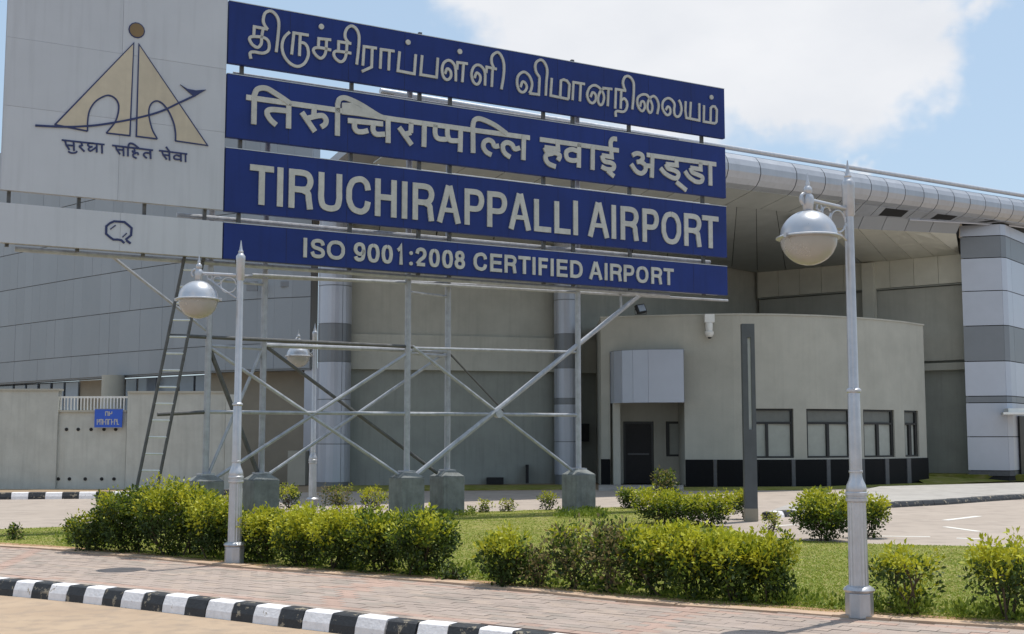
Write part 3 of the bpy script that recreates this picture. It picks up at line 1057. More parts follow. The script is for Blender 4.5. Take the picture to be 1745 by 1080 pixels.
# side walls and roof
q = MB()
A, B = AP(1025), Vector((AP(1025).x + 0.1, 46.5, 0))
q.quad(V3(B, 0), V3(A + Vector((0.0, 0.305, 0)), 0), V3(A + Vector((0.0, 0.305, 0)), AH), V3(B, AH), 'annex', 0.3)
q.build('side_wall', anx, origin=AO)
q = MB()
A, B = AP(1579), Vector((AP(1579).x + 0.4, 46.6, 0))
q.quad(V3(A + Vector((-0.0, 0.3, 0)), 0), V3(B, 0), V3(B, AH), V3(A + Vector((0, 0.3, 0)), AH), 'annex', 0.3)
q.build('side_wall', anx, origin=AO)
q = MB()
rp = [AP(x, -0.32) for x in range(1030, 1578, 20)]
q.prism([(p.x, p.y) for p in rp] + [(rp[-1].x, 46.5), (rp[0].x, 46.4)], AH - 0.5, AH - 0.35, 'annex')
q.build('roof', anx, origin=AO)
q = MB()
aslab(q, 1024, 1580, AH, AH + 0.05, 'annex', 0.03, 0.36)
q.build('coping', anx, origin=AO)
# granite plinth: separate slabs with grey strips between
pn = [1167, 1215, 1221, 1266, 1292, 1346, 1353, 1405, 1412, 1462, 1470, 1504, 1511, 1541, 1548, 1579]
for i in range(0, len(pn) - 1):
    q = MB()
    wide = (pn[i + 1] - pn[i]) > 12
    aslab(q, pn[i] + 0.4, pn[i + 1] - 0.4, 0.0, DZ, 'granite' if wide else 'granite_strip', 0.05 if wide else 0.075, 0.045)
    q.build('plinth_slab', anx, origin=AO)
q = MB()
aslab(q, 1024, 1040, 0.0, DZ, 'granite', 0.05, 0.045)
q.build('plinth_slab', anx, origin=AO)
# windows
for x0, x1 in wins:
    fr_ = MB()
    w_ = 3.4
    aslab(fr_, x0, x0 + w_, WZ0, WZ1, 'black_frame', -0.06, 0.12, 99)
    aslab(fr_, x1 - w_, x1, WZ0, WZ1, 'black_frame', -0.06, 0.12, 99)
    mid = (x0 + x1) / 2 if x0 > 1270 else 1308
    zt = 2.10
    aslab(fr_, mid - 2.2, mid + 2.2, WZ0 + 0.06, zt - 0.07, 'black_frame', -0.06, 0.12, 99)
    aslab(fr_, x0 + w_, x1 - w_, WZ0, WZ0 + 0.06, 'black_frame', -0.06, 0.12, 99)
    aslab(fr_, x0 + w_, x1 - w_, zt - 0.07, zt, 'black_frame', -0.06, 0.12, 99)
    aslab(fr_, x0 + w_, x1 - w_, WZ1 - 0.06, WZ1, 'black_frame', -0.06, 0.12, 99)
    wo = fr_.build('window', anx, origin=AO)
    for a, b in ((x0 + w_, mid - 2.2), (mid + 2.2, x1 - w_)):
        p_ = MB()
        aslab(p_, a, b, WZ0 + 0.06, zt - 0.07, 'blind', -0.13, 0.02, 99)
        p_.build('pane', wo, origin=AO)
    p_ = MB()
    aslab(p_, x0 + w_, x1 - w_, zt, WZ1 - 0.06, 'transom', -0.12, 0.02, 99)
    p_.build('transom_pane', wo, origin=AO)
    bk = MB()
    aslab(bk, x0, x1, WZ0, WZ1, 'slot', -0.2, 0.05, 99)
    bk.build('reveal', wo, origin=AO)
# porch recess
pY = 42.2
q = MB()
L0, R0 = AP(1040, -0.3), AP(1167, -0.3)
pL, pR = Vector((AP(1060).x - 0.15, pY, 0)), Vector((R0.x + 0.05, pY, 0))
q.box((L0.x - 0.3, pY, 0.03), (XY(1062, pY).x, pY + 0.2, 4.4), 'annex')
q.box((XY(1114, pY).x, pY, 0.03), (XY(1135, pY).x, pY + 0.2, 4.4), 'annex')
q.box((XY(1062, pY).x, pY, 2.14), (XY(1114, pY).x, pY + 0.2, 4.4), 'annex')
q.box((XY(1135, pY).x, pY, 0.03), (R0.x + 0.2, pY + 0.2, 0.95), 'annex')
q.box((XY(1135, pY).x, pY, 2.14), (R0.x + 0.2, pY + 0.2, 4.4), 'annex')
q.box((L0.x - 0.3, L0.y + 0.01, 0.03), (L0.x, pY, 4.4), 'annex')
q.box((R0.x, R0.y + 0.01, 0.03), (R0.x + 0.3, pY, 4.4), 'annex')
q.box((L0.x, L0.y + 0.15, 3.4), (R0.x, pY, 3.5), 'annex')
q.build('porch', anx, origin=AO)
q = MB()
q.box((XY(1044, 41).x, 40.75, 0.03), (XY(1056, 41).x, 41.25, 2.75), 'annex')
q.build('porch_pier', anx, origin=AO)
q = MB()
q.box((XY(1062, pY).x, pY + 0.05, 0.03), (XY(1066, pY).x, pY + 0.15, 2.14), 'black_frame')
q.box((XY(1110, pY).x, pY + 0.05, 0.03), (XY(1114, pY).x, pY + 0.15, 2.14), 'black_frame')
q.box((XY(1066, pY).x, pY + 0.05, 2.06), (XY(1110, pY).x, pY + 0.15, 2.14), 'black_frame')
q.box((XY(1066, pY).x, pY + 0.08, 0.04), (XY(1110, pY).x, pY + 0.13, 2.06), 'door')
dr = q.build('door', anx, origin=AO)
q = MB()
q.box((XY(1070, pY).x, pY + 0.04, 1.0), (XY(1106, pY).x, pY + 0.08, 1.06), 'granite_strip')
q.build('handle', dr, origin=AO)
q = MB()
wx = [XY(v, pY).x for v in (1136, 1141, 1160, 1167)]
q.box((wx[0], pY + 0.04, 0.95), (wx[1], pY + 0.14, 2.14), 'black_frame')
q.box((wx[2], pY + 0.04, 0.95), (wx[3] + 0.1, pY + 0.14, 2.14), 'black_frame')
q.box((wx[1], pY + 0.04, 0.95), (wx[2], pY + 0.14, 1.02), 'black_frame')
q.box((wx[1], pY + 0.04, 2.06), (wx[2], pY + 0.14, 2.14), 'black_frame')
wo = q.build('window', anx, origin=AO)
q = MB()
q.box((wx[1], pY + 0.09, 1.02), (wx[2], pY + 0.12, 2.06), 'blind')
q.build('pane', wo, origin=AO)
# silver canopy fascia over the porch: curved left panel and flat right panel, with underside
cz0, cz1 = 2.72, 4.43
cx = [(1040, -0.05), (1052, 0.35), (1068, 0.58), (1088, 0.72), (1113, 0.78), (1168, 0.60)]
for rng in ((0, 5), (4, 6)):
    q = MB()
    sub = cx[rng[0]:rng[1]]
    for (xa, oa), (xb, ob) in zip(sub[:-1], sub[1:]):
        q.quad(V3(AP(xa, oa), cz0 - (xb - 1100) * 0), V3(AP(xb - 0.4, ob), cz0), V3(AP(xb - 0.4, ob), cz1), V3(AP(xa, oa), cz1), 'clad_light', 0.03)
    q.build('canopy_panel', anx, origin=AO, smooth=True)
q = MB()
cp = [AP(x, o - 0.04) for x, o in cx]
q.prism([(p.x, p.y) for p in cp] + [(AP(1168, -0.32).x, AP(1168, -0.32).y + 0.1), (AP(1040, -0.32).x, AP(1040, -0.32).y + 0.1)], cz0 + 0.02, cz0 + 0.12, 'clad_grey')
q.build('canopy_soffit', anx, origin=AO)
q = MB()
q.prism([(p.x, p.y) for p in cp] + [(AP(1168, 0.02).x, AP(1168, 0.02).y), (AP(1040, 0.02).x, AP(1040, 0.02).y)], cz1 - 0.06, cz1 + 0.02, 'clad_grey')
q.build('canopy_top', anx, origin=AO)

# floodlight on the annex roof edge
fp = atY(1092, 543, 40.6)
fl = thing('floodlight', 'small black floodlight tilted on the edge of the annex roof', 'floodlight', (fp.x, 40.6, 5.62))
FO = fl.location.copy()
fm = Matrix.Translation((fp.x, 40.6, 5.84)) @ Matrix.Rotation(R(25), 4, 'Z') @ Matrix.Rotation(R(-18), 4, 'X') @ Matrix.Rotation(R(-12), 4, 'Y')
q = MB(); q.box((-0.17, -0.07, -0.15), (0.17, 0.07, 0.15), 'black_frame', fm)
q.build('housing', fl, origin=FO, bevel=0.012)
q = MB(); q.box((-0.13, -0.085, -0.11), (0.13, -0.072, 0.11), 'glass', fm)
q.build('lens', fl, origin=FO)
q = MB(); q.tube([(fp.x - 0.19, 40.6, 5.84), (fp.x - 0.19, 40.6, 5.66), (fp.x + 0.19, 40.6, 5.66), (fp.x + 0.19, 40.6, 5.84)], 0.015, 'dark_steel', 6)
q.build('bracket', fl, origin=FO)
# security camera
sp_ = AP(1210, 0.05)
cc_ = thing('security_camera', 'white dome security camera hanging from a wall box on the annex', 'camera', (sp_.x, sp_.y, 5.5))
CO = cc_.location.copy()
q = MB(); q.box((sp_.x - 0.15, sp_.y - 0.26, 5.32), (sp_.x + 0.17, sp_.y, 5.60), 'white')
q.lathe([(0.10, 5.05), (0.12, 5.12), (0.12, 5.32)], (sp_.x, sp_.y - 0.16, 0), 'white', 14)
q.build('housing', cc_, origin=CO, bevel=0.015)
q = MB(); q.lathe([(0.03, 4.83), (0.10, 4.86), (0.145, 4.94), (0.15, 5.02), (0.11, 5.06)], (sp_.x, sp_.y - 0.16, 0), 'white', 16)
q.build('dome', cc_, origin=CO, smooth=True)
q = MB(); q.lathe([(0.01, 4.79), (0.05, 4.80), (0.06, 4.84)], (sp_.x + 0.01, sp_.y - 0.18, 0), 'black_frame', 12)
q.build('lens', cc_, origin=CO)

# charcoal pylon light
pb0 = atZ(1281, 888)
py_ = thing('light_pylon', 'tall charcoal pylon with a pale vertical light slot in front of the annex', 'pylon', (pb0.x, pb0.y, 0))
PO = py_.location.copy()
q = MB()
ph = 3.80
q.box((pb0.x - 0.125, pb0.y - 0.02, 0), (pb0.x + 0.125, pb0.y + 0.16, 0.24), 'tan_wall')
q.box((pb0.x - 0.122, pb0.y - 0.01, 0.24), (pb0.x - 0.02, pb0.y + 0.15, ph), 'pylon')
q.box((pb0.x + 0.045, pb0.y - 0.01, 0.24), (pb0.x + 0.122, pb0.y + 0.15, ph), 'pylon')
q.box((pb0.x - 0.02, pb0.y - 0.01, ph - 0.27), (pb0.x + 0.045, pb0.y + 0.15, ph), 'pylon')
q.box((pb0.x - 0.02, pb0.y - 0.01, 0.24), (pb0.x + 0.045, pb0.y + 0.15, 1.75), 'pylon')
q.build('body', py_, origin=PO)
q = MB()
q.box((pb0.x - 0.019, pb0.y + 0.03, 1.75), (pb0.x + 0.044, pb0.y + 0.12, ph - 0.27), 'opal')
q.build('light_slot', py_, origin=PO)

# ------------------------------------------------------------------ boundary wall at the left
bw = thing('boundary_wall', 'plain grey boundary wall with a picket-topped section on the left', 'wall', (-12, 39, 0))
WO = bw.location.copy()
def wseg(x0, x1, ytop, Y, name, th=0.22, m='boundary', ybot=834):
    a, b = XY(x0, Y), XY(x1, Y)
    zt = atY((x0 + x1) / 2, ytop, Y).z
    q = MB()
    q.box((a.x, Y, -0.02), (b.x, Y + th, zt), m)
    return q.build(name, bw, origin=WO), zt
_, z1_ = wseg(-420, 97, 665.5, 39.0, 'wall_panel', 0.3)
wseg(215.5, 383, 669.5, 39.0, 'wall_panel', 0.3)
wseg(383.5, 402, 672, 38.85, 'pillar', 0.45)
_, zl = wseg(97.5, 215, 702, 39.12, 'wall_panel', 0.18)
for x0, x1, yt in ((-420, 98, 665.5), (215, 383, 669.5)):
    q = MB()
    a, b = XY(x0, 38.95), XY(x1, 38.95)
    z = atY(0, yt, 39).z
    q.box((a.x, 38.95, z), (b.x, 39.35, z + 0.06), 'annex')
    q.build('coping', bw, origin=WO)
q = MB()
a, b = XY(98, 39.1), XY(215, 39.1)
q.box((a.x, 39.05, zl), (b.x, 39.32, zl + 0.06), 'annex')
q.build('coping', bw, origin=WO)
zp = atY(150, 675, 39.15).z
q = MB()
q.box((a.x, 39.17, zp - 0.06), (b.x, 39.21, zp), 'white')
q.build('fence_rail', bw, origin=WO)
pk = MB()
pk.box((-0.018, -0.01, 0), (0.018, 0.01, zp - zl - 0.06), 'white')
p0_ = None
xx = a.x + 0.06
while xx < b.x - 0.04:
    if p0_ is None:
        p0_ = pk.build('picket', bw)
        o = p0_
    else:
        o = copy_obj(p0_, bw)
    o.location = Vector((xx, 39.15, zl + 0.06)) - WO
    xx += 0.105
for yy, xs in ((731.5, (113, 133, 155, 177, 197)), (816, (99, 118, 145, 173, 194))):
    for x_ in xs:
        p = atY(x_, yy, 39.1)
        q = MB()
        q.tube([(p.x, 39.10, p.z), (p.x, 39.119, p.z)], 0.055, 'slot', 10)
        q.build('drain_hole', bw, origin=WO)
# blue notice in front of the wall
np_ = atY(185, 712, 38.9)
nb = thing('notice_board', 'small blue notice board with two lines of white lettering on the grey wall', 'sign', (np_.x, 38.95, np_.z))
NO = nb.location.copy()
q = MB()
na, nb2 = atY(160.5, 729, 38.95), atY(208.5, 696, 38.95)
q.box((na.x, 38.95, na.z), (nb2.x, 39.0, nb2.z), 'blue_notice')
q.build('board', nb, origin=NO)
q = MB()
for z in (na.z, nb2.z - 0.02):
    q.box((na.x, 38.942, z), (nb2.x, 38.95, z + 0.02), 'clad')
q.build('frame', nb, origin=NO)

# ------------------------------------------------------------------ lettering machinery
def catmull(pts, n=5):
    if len(pts) < 3:
        return pts
    return [(p.x, p.y) for p in smooth_line([Vector((a, b, 0)) for a, b in pts], n)]
def ribbon(mb, pts, hw, frame, w0, w1, m):
    """pts: (u, v) on the sign; frame maps (u, v, w) to the world; a flat-faced raised stroke"""
    pts = [Vector((a, b)) for a, b in pts]
    q_ = [pts[0]]
    for p in pts[1:]:
        if (p - q_[-1]).length > 1e-4:
            q_.append(p)
    pts = q_
    if len(pts) < 2:
        return
    n = len(pts)
    Ls, Rs = [], []
    for i in range(n):
        d0 = (pts[i] - pts[i - 1]).normalized() if i > 0 else (pts[1] - pts[0]).normalized()
        d1 = (pts[i + 1] - pts[i]).normalized() if i < n - 1 else d0
        t = (d0 + d1)
        t = t.normalized() if t.length > 0.2 else d0
        nn = Vector((-t.y, t.x))
        k = 1.0 / max(0.55, nn.dot(Vector((-d0.y, d0.x))))
        Ls.append(pts[i] + nn * hw * k)
        Rs.append(pts[i] - nn * hw * k)
    vs, fs = [], []
    for i in range(n):
        for p in (Ls[i], Rs[i]):
            vs.append(frame(p.x, p.y, w1))
        for p in (Ls[i], Rs[i]):
            vs.append(frame(p.x, p.y, w0))
    for i in range(n - 1):
        a, b = 4 * i, 4 * (i + 1)
        fs += [(a, a + 1, b + 1, b), (a, b, b + 2, a + 2), (a + 1, a + 3, b + 3, b + 1)]
    fs += [(0, 2, 3, 1), (4 * n - 4, 4 * n - 3, 4 * n - 1, 4 * n - 2)]
    mb.add(vs, fs, m)
def fill_poly(mb, pts, frame, w0, w1, m):
    from mathutils.geometry import tessellate_polygon
    tri = tessellate_polygon([[Vector((u, v, 0)) for u, v in pts]])
    fix = []
    for t in tri:
        a_, b_, c_ = (Vector(pts[k]) for k in t)
        cr_ = (b_ - a_).cross(c_ - a_)
        if abs(cr_) > 1e-9:
            fix.append(tuple(t) if cr_ > 0 else tuple(reversed(t)))
    mb.add([frame(u, v, w1) for u, v in pts], fix, m)
    n = len(pts)
    vs = [frame(u, v, w1) for u, v in pts] + [frame(u, v, w0) for u, v in pts]
    mb.add(vs, [(i, (i + 1) % n, (i + 1) % n + n, i + n) for i in range(n)], m)
def disc(u, v, ru, rv, n=14):
    return [(u + ru * math.cos(2 * math.pi * k / n), v + rv * math.sin(2 * math.pi * k / n)) for k in range(n)]

# Latin strokes in a unit box
LAT = {
 'T': [[(0, 1), (1, 1)], [(0.5, 1), (0.5, 0)]],
 'I': [[(0.5, 1), (0.5, 0)]],
 'R': [[(0, 0), (0, 1)], ['s', (0, 1), (0.62, 1), (0.9, 0.93), (1, 0.75), (0.88, 0.56), (0.6, 0.49), (0, 0.49)], ['s', (0.55, 0.49), (0.86, 0.40), (0.92, 0.22), (1, 0)]],
 'U': [['s', (0, 1), (0, 0.6), (0, 0.3), (0.12, 0.07), (0.5, 0), (0.88, 0.07), (1, 0.3), (1, 0.6), (1, 1)]],
 'C': [['s', (1, 0.68), (0.92, 0.88), (0.72, 0.99), (0.5, 1), (0.2, 0.92), (0.02, 0.7), (0, 0.5), (0.02, 0.3), (0.2, 0.08), (0.5, 0), (0.72, 0.01), (0.92, 0.12), (1, 0.33)]],
 'H': [[(0, 0), (0, 1)], [(1, 0), (1, 1)], [(0, 0.52), (1, 0.52)]],
 'A': [[(0, 0), (0.47, 1.02)], [(0.53, 1.02), (1, 0)], [(0.2, 0.32), (0.8, 0.32)]],
 'P': [[(0, 0), (0, 1)], ['s', (0, 1), (0.62, 1), (0.9, 0.93), (1, 0.74), (0.88, 0.53), (0.6, 0.45), (0, 0.45)]],
 'L': [[(0, 1), (0, 0), (1, 0)]],
 'O': [['s', (0.5, 1), (0.2, 0.93), (0.02, 0.7), (0, 0.5), (0.02, 0.3), (0.2, 0.07), (0.5, 0), (0.8, 0.07), (0.98, 0.3), (1, 0.5), (0.98, 0.7), (0.8, 0.93), (0.5, 1)]],
 'S': [['s', (0.97, 0.72), (0.85, 0.93), (0.5, 1), (0.15, 0.93), (0.05, 0.74), (0.2, 0.58), (0.55, 0.5), (0.88, 0.4), (0.98, 0.22), (0.85, 0.06), (0.5, 0), (0.15, 0.06), (0, 0.28)]],
 'D': [[(0, 0), (0, 1)], ['s', (0, 1), (0.5, 1), (0.85, 0.88), (1, 0.65), (1, 0.35), (0.85, 0.12), (0.5, 0), (0, 0)]],
 'F': [[(0, 0), (0, 1), (1, 1)], [(0, 0.52), (0.88, 0.52)]],
 'E': [[(1, 0), (0, 0), (0, 1), (1, 1)], [(0, 0.52), (0.92, 0.52)]],
 '9': [['s', (0.98, 0.66), (0.85, 0.45), (0.5, 0.36), (0.12, 0.48), (0, 0.7), (0.15, 0.93), (0.5, 1), (0.85, 0.93), (0.98, 0.66), (0.98, 0.4), (0.85, 0.1), (0.5, 0), (0.15, 0.05), (0.02, 0.2)]],
 '0': [['s', (0.5, 1), (0.15, 0.9), (0.0, 0.5), (0.15, 0.1), (0.5, 0), (0.85, 0.1), (1.0, 0.5), (0.85, 0.9), (0.5, 1)]],
 '1': [[(0.1, 0.76), (0.5, 0.83), (0.8, 1.0), (0.8, 0)]],
 '2': [['s', (0.02, 0.7), (0.15, 0.93), (0.5, 1), (0.85, 0.93), (0.98, 0.72), (0.85, 0.5), (0.4, 0.28), (0.05, 0.02)], [(0.03, 0), (1, 0)]],
 '8': [['s', (0.5, 0.53), (0.15, 0.62), (0.08, 0.78), (0.2, 0.95), (0.5, 1), (0.8, 0.95), (0.92, 0.78), (0.85, 0.62), (0.5, 0.53)], ['s', (0.5, 0.53), (0.12, 0.42), (0, 0.25), (0.15, 0.06), (0.5, 0), (0.85, 0.06), (1, 0.25), (0.88, 0.42), (0.5, 0.53)]],
 ':': [['d', (0.5, 0.66)], ['d', (0.5, 0.10)]],
}

# ------------------------------------------------------------------ the airport sign
SA, SB = XY(380, 22.63), XY(1240, 28.5)
sdir = (SB - SA).normalized()
snor = Vector((sdir.y, -sdir.x, 0)).normalized()        # towards the viewer
def sp(u, v, w_=0.0):
    return SA + sdir * u + snor * w_ + Vector((0, 0, v))
def to_uv(x, y, w_=0.0):
    p = on_plane(x, y, SA + snor * w_, snor)
    d = p - SA
    return d.dot(sdir), p.z
def su(x, y=430):
    return to_uv(x, y)[0]
sign = thing('airport_sign', 'huge blue and white airport name sign in three scripts on a steel frame', 'sign', tuple(sp(5, 0, -0.4)))
SO = sign.location.copy()
def spart(name, mb, parent=None, **k):
    return mb.build(name, parent or sign, origin=SO, **k)
U0, U1 = su(379.5, 440), su(1240, 480)
def zrow(l, r):
    return (to_uv(*l)[1] + to_uv(*r)[1]) / 2
rows = [(zrow((388, 106), (1240, 237)), zrow((394, -1), (1240, 155))),
        (zrow((384, 235), (1240, 336)), zrow((388, 125), (1240, 252))),
        (zrow((380, 360), (1240, 438)), zrow((384, 252), (1240, 352))),
        (zrow((378, 440), (1240, 503)), zrow((380, 378), (1240, 455)))]
TH_ = 0.11
panels = []
for i, (z0, z1) in enumerate(rows):
    q = MB()
    vs = [sp(u, z, w_) for w_ in (0, -TH_) for u, z in ((U0 + 0.012, z0), (U1, z0), (U1, z1), (U0 + 0.012, z1))]
    q.add(vs, [(0, 1, 2, 3), (7, 6, 5, 4), (0, 4, 5, 1), (1, 5, 6, 2), (2, 6, 7, 3), (3, 7, 4, 0)], 'sign_blue')
    o = spart('blue_panel', q, bevel=0.01)
    panels.append(o)
# thin sunlit top edge trims
for i, (z0, z1) in enumerate(rows):
    q = MB()
    vs = [sp(u, z, w_) for w_ in (0.004, -TH_ - 0.004) for u, z in ((U0 + 0.012, z1 + 0.002), (U1, z1 + 0.002), (U1, z1 + 0.016), (U0 + 0.012, z1 + 0.016))]
    q.add(vs, [(0, 1, 2, 3), (7, 6, 5, 4), (0, 4, 5, 1), (1, 5, 6, 2), (2, 6, 7, 3), (3, 7, 4, 0)], 'silver')
    spart('trim', q, panels[i])
# vertical joints between the vinyl sheets of each blue board
for i, (z0, z1) in enumerate(rows):
    uu_ = U0 + 1.22
    k = 0
    while uu_ < U1 - 0.3:
        q = MB()
        d_ = 0.0025
        vs = [sp(u, z, w_) for w_ in (d_, -0.004) for u, z in ((uu_, z0 + 0.01), (uu_ + 0.006, z0 + 0.01), (uu_ + 0.006, z1 - 0.01), (uu_, z1 - 0.01))]
        q.add(vs, [(0, 1, 2, 3), (7, 6, 5, 4), (0, 4, 5, 1), (1, 5, 6, 2), (2, 6, 7, 3), (3, 7, 4, 0)], 'sign_joint')
        spart('sheet_joint', q, panels[i])
        uu_ += 1.22
# white boards in sheets
WU0 = su(1.5, 300)
zw0, zw1 = (to_uv(0, 323)[1] + to_uv(379, 357)[1]) / 2, rows[0][1] + 0.35
lw0, lw1 = rows[3][0], (to_uv(0, 344)[1] + to_uv(379, 377.5)[1]) / 2
def board(u0, u1, z0, z1, ucuts, zcuts, name):
    fr_ = MB()
    vs = [sp(u, z, w_) for w_ in (-0.012, -TH_) for u, z in ((u0, z0), (u1, z0), (u1, z1), (u0, z1))]
    fr_.add(vs, [(0, 1, 2, 3), (7, 6, 5, 4), (0, 4, 5, 1), (1, 5, 6, 2), (2, 6, 7, 3), (3, 7, 4, 0)], 'silver_old')
    root = spart(name, fr_)
    us = [u0] + ucuts + [u1]
    for r_, (a_, b_) in enumerate(zip(([z0] + zcuts), (zcuts + [z1]))):
        for ua, ub in zip(us[:-1], us[1:]):
            q = MB()
            g_ = 0.002
            w1_ = random.uniform(-0.0035, 0.0)
            vs = [sp(u, z, w_) for w_ in (w1_, -0.0115) for u, z in ((ua + g_, a_ + g_), (ub - g_, a_ + g_), (ub - g_, b_ - g_), (ua + g_, b_ - g_))]
            q.add(vs, [(0, 1, 2, 3), (7, 6, 5, 4), (0, 4, 5, 1), (1, 5, 6, 2), (2, 6, 7, 3), (3, 7, 4, 0)], 'sign_white')
            spart('sheet', q, root)
    return root
wb = board(WU0, U0 - 0.012, zw0, zw1, [su(205, 200)], [to_uv(100, 190)[1], to_uv(100, 75)[1]], 'white_panel')
wb2 = board(WU0 - 0.55, U0 - 0.012, lw0, lw1, [su(205, 390)], [], 'white_panel')

# strokes are given in pixels of enlarged crops: (x0, y0, factor)
LV = 0.004
def letter(parent, crop, strokes, wid, m='letter', depth=0.03, name='letter', step=0):
    x0, y0, k = crop
    q = MB()
    for i, st_ in enumerate(strokes):
        wtop = depth + 0.0012 * i
        if st_[0] == 'd':
            u, v = to_uv(x0 + st_[1][0] / k, y0 + st_[1][1] / k)
            rr = st_[2] if len(st_) > 2 else wid * 0.85
            fill_poly(q, disc(u, v, rr, rr), lambda a, b, c: sp(a, b, c), LV - 0.006, wtop, m)
            continue
        if st_[0] == 'f':
            fill_poly(q, [to_uv(x0 + a / k, y0 + b / k) for a, b in st_[1:]], lambda a, b, c: sp(a, b, c), LV - 0.006, wtop, m)
            continue
        sm_ = st_[0] == 's'
        pts = [to_uv(x0 + a / k, y0 + b / k) for a, b in (st_[1:] if sm_ else st_)]
        if sm_:
            pts = catmull(pts, 5)
        ribbon(q, pts, wid / 2, lambda a, b, c: sp(a, b, c), LV - 0.006, wtop, m)
    return spart(name, q, parent)

CA = (410, 10, 7.587); CB = (620, 50, 6.98); CE = (870, 80, 7.714); CF = (1040, 120, 8.725); PX = (0, 0, 1)
tam = [
 (CA, [[(165, 395), (172, 272), (345, 305)], ['s', (288, 290), (268, 400), (262, 490), (215, 540), (150, 505), (112, 440), (125, 405), (200, 400), (290, 412), (348, 450), (366, 520), (348, 585), (280, 614), (170, 598), (118, 612), (128, 685)],
       ['s', (345, 310), (305, 250), (288, 190), (310, 100), (375, 68), (440, 105), (485, 190), (485, 330), (455, 600)]]),
 (CA, [['s', (630, 340), (560, 410), (530, 520), (555, 640), (630, 740), (730, 785), (820, 745), (870, 640), (860, 540), (825, 490), (780, 475)], [(655, 630), (683, 352), (875, 382)], [(765, 370), (755, 650)]]),
 (CA, [['d', (1040, 270), 0.055], [(1000, 540), (1005, 425), (1165, 442)], ['s', (1105, 440), (1100, 560), (1080, 640), (1030, 680), (970, 640), (935, 580), (960, 545), (1050, 548), (1165, 575)]]),
 (CA, [[(1260, 590), (1262, 465), (1425, 490)], ['s', (1370, 480), (1362, 600), (1340, 690), (1290, 725), (1230, 690), (1198, 630), (1220, 590), (1300, 595), (1425, 615)], ['s', (1400, 488), (1355, 430), (1345, 360), (1375, 290), (1430, 262), (1490, 300), (1525, 390), (1520, 540), (1495, 760)]]),
 (PX, [[(617.6, 112), (619.6, 79.5), (641.5, 82.5)], [(633.6, 81), (632.5, 114.5), (616, 122)]]),
 (CB, [[(190, 470), (200, 240), (360, 262)], [(300, 250), (290, 490)]]),
 (CB, [['d', (522, 155), 0.055], [(420, 265), (400, 495), (595, 532), (612, 300)]]),
 (CB, [[(688, 310), (670, 540), (860, 572), (875, 340)]]),
 (CB, [['d', (1137, 265), 0.055], ['s', (960, 530), (985, 470), (1025, 500), (1030, 560), (995, 600), (950, 580), (925, 500), (940, 410), (995, 370), (1050, 395), (1085, 470), (1088, 620)], [(1102, 480), (1108, 395), (1230, 412)], [(1180, 405), (1165, 630)]]),
 (CB, [['s', (1310, 580), (1335, 520), (1375, 550), (1378, 610), (1345, 655), (1300, 630), (1275, 540), (1295, 460), (1340, 425), (1395, 445), (1435, 520), (1435, 670)], [(1450, 520), (1455, 450), (1575, 475)], [(1525, 465), (1515, 685)], ['s', (1545, 470), (1515, 400), (1520, 320), (1580, 275), (1630, 320), (1660, 420), (1655, 560), (1630, 715)]]),
 (CE, [['s', (125, 530), (150, 460), (190, 480), (205, 540), (165, 595), (110, 575), (80, 480), (95, 380), (165, 330), (235, 375), (275, 470), (265, 560), (240, 610)], [(240, 610), (365, 628), (375, 400)], ['s', (375, 400), (330, 330), (318, 250), (340, 195), (395, 172), (445, 215), (475, 310), (465, 450), (455, 640)]]),
 (CE, [[(535, 410), (520, 640), (755, 688)], [(645, 660), (655, 445), (690, 430), (735, 448), (768, 495), (755, 688)]]),
 (CE, [[(808, 700), (820, 465), (970, 490)], [(915, 480), (905, 715)]]),
 (CE, [['s', (1045, 660), (1070, 600), (1110, 630), (1110, 700), (1070, 740), (1025, 710), (1000, 630), (1030, 540), (1090, 505), (1150, 530), (1200, 590), (1222, 660), (1205, 740), (1175, 765), (1145, 720), (1150, 640), (1185, 570), (1230, 545)], [(1200, 541), (1330, 556)], [(1280, 545), (1270, 780)]]),
 (CF, [[(65, 570), (75, 280), (225, 305)], [(155, 290), (145, 570)], ['s', (160, 440), (200, 420), (240, 480), (235, 560), (190, 615), (100, 606), (70, 625), (75, 690)], ['s', (215, 305), (190, 240), (180, 170), (210, 100), (260, 88), (310, 130), (340, 210), (335, 400), (318, 580)]]),
 (CF, [['s', (435, 540), (450, 470), (490, 470), (505, 550), (470, 605), (430, 580), (395, 500), (400, 410), (460, 362), (530, 365), (575, 420), (615, 520), (610, 600), (580, 630), (545, 570), (550, 480), (585, 410), (640, 385), (690, 440), (710, 530), (690, 650)]]),
 (CF, [['s', (815, 590), (845, 540), (880, 570), (880, 640), (840, 665), (800, 630), (765, 550), (780, 460), (840, 415), (900, 435), (945, 500), (940, 590), (950, 660), (990, 690), (1030, 660), (1050, 580), (1035, 490), (1010, 440)]]),
 (CF, [[(1112, 460), (1107, 600), (1122, 707), (1315, 745), (1315, 490)], [(1188, 470), (1175, 715)]]),
 (CF, [['d', (1497, 400), 0.055], [(1385, 520), (1380, 762), (1550, 790)], [(1480, 775), (1485, 560), (1510, 535), (1545, 540), (1575, 590), (1570, 760), (1550, 790)]]),
]
for crop, stx in tam:
    letter(panels[0], crop, stx, 0.055)
CC = (410, 150, 7.587); CG = (560, 150, 9.817); CD = (620, 180, 5.817); CH = (910, 220, 10.8); CI = (1060, 240, 9.694)
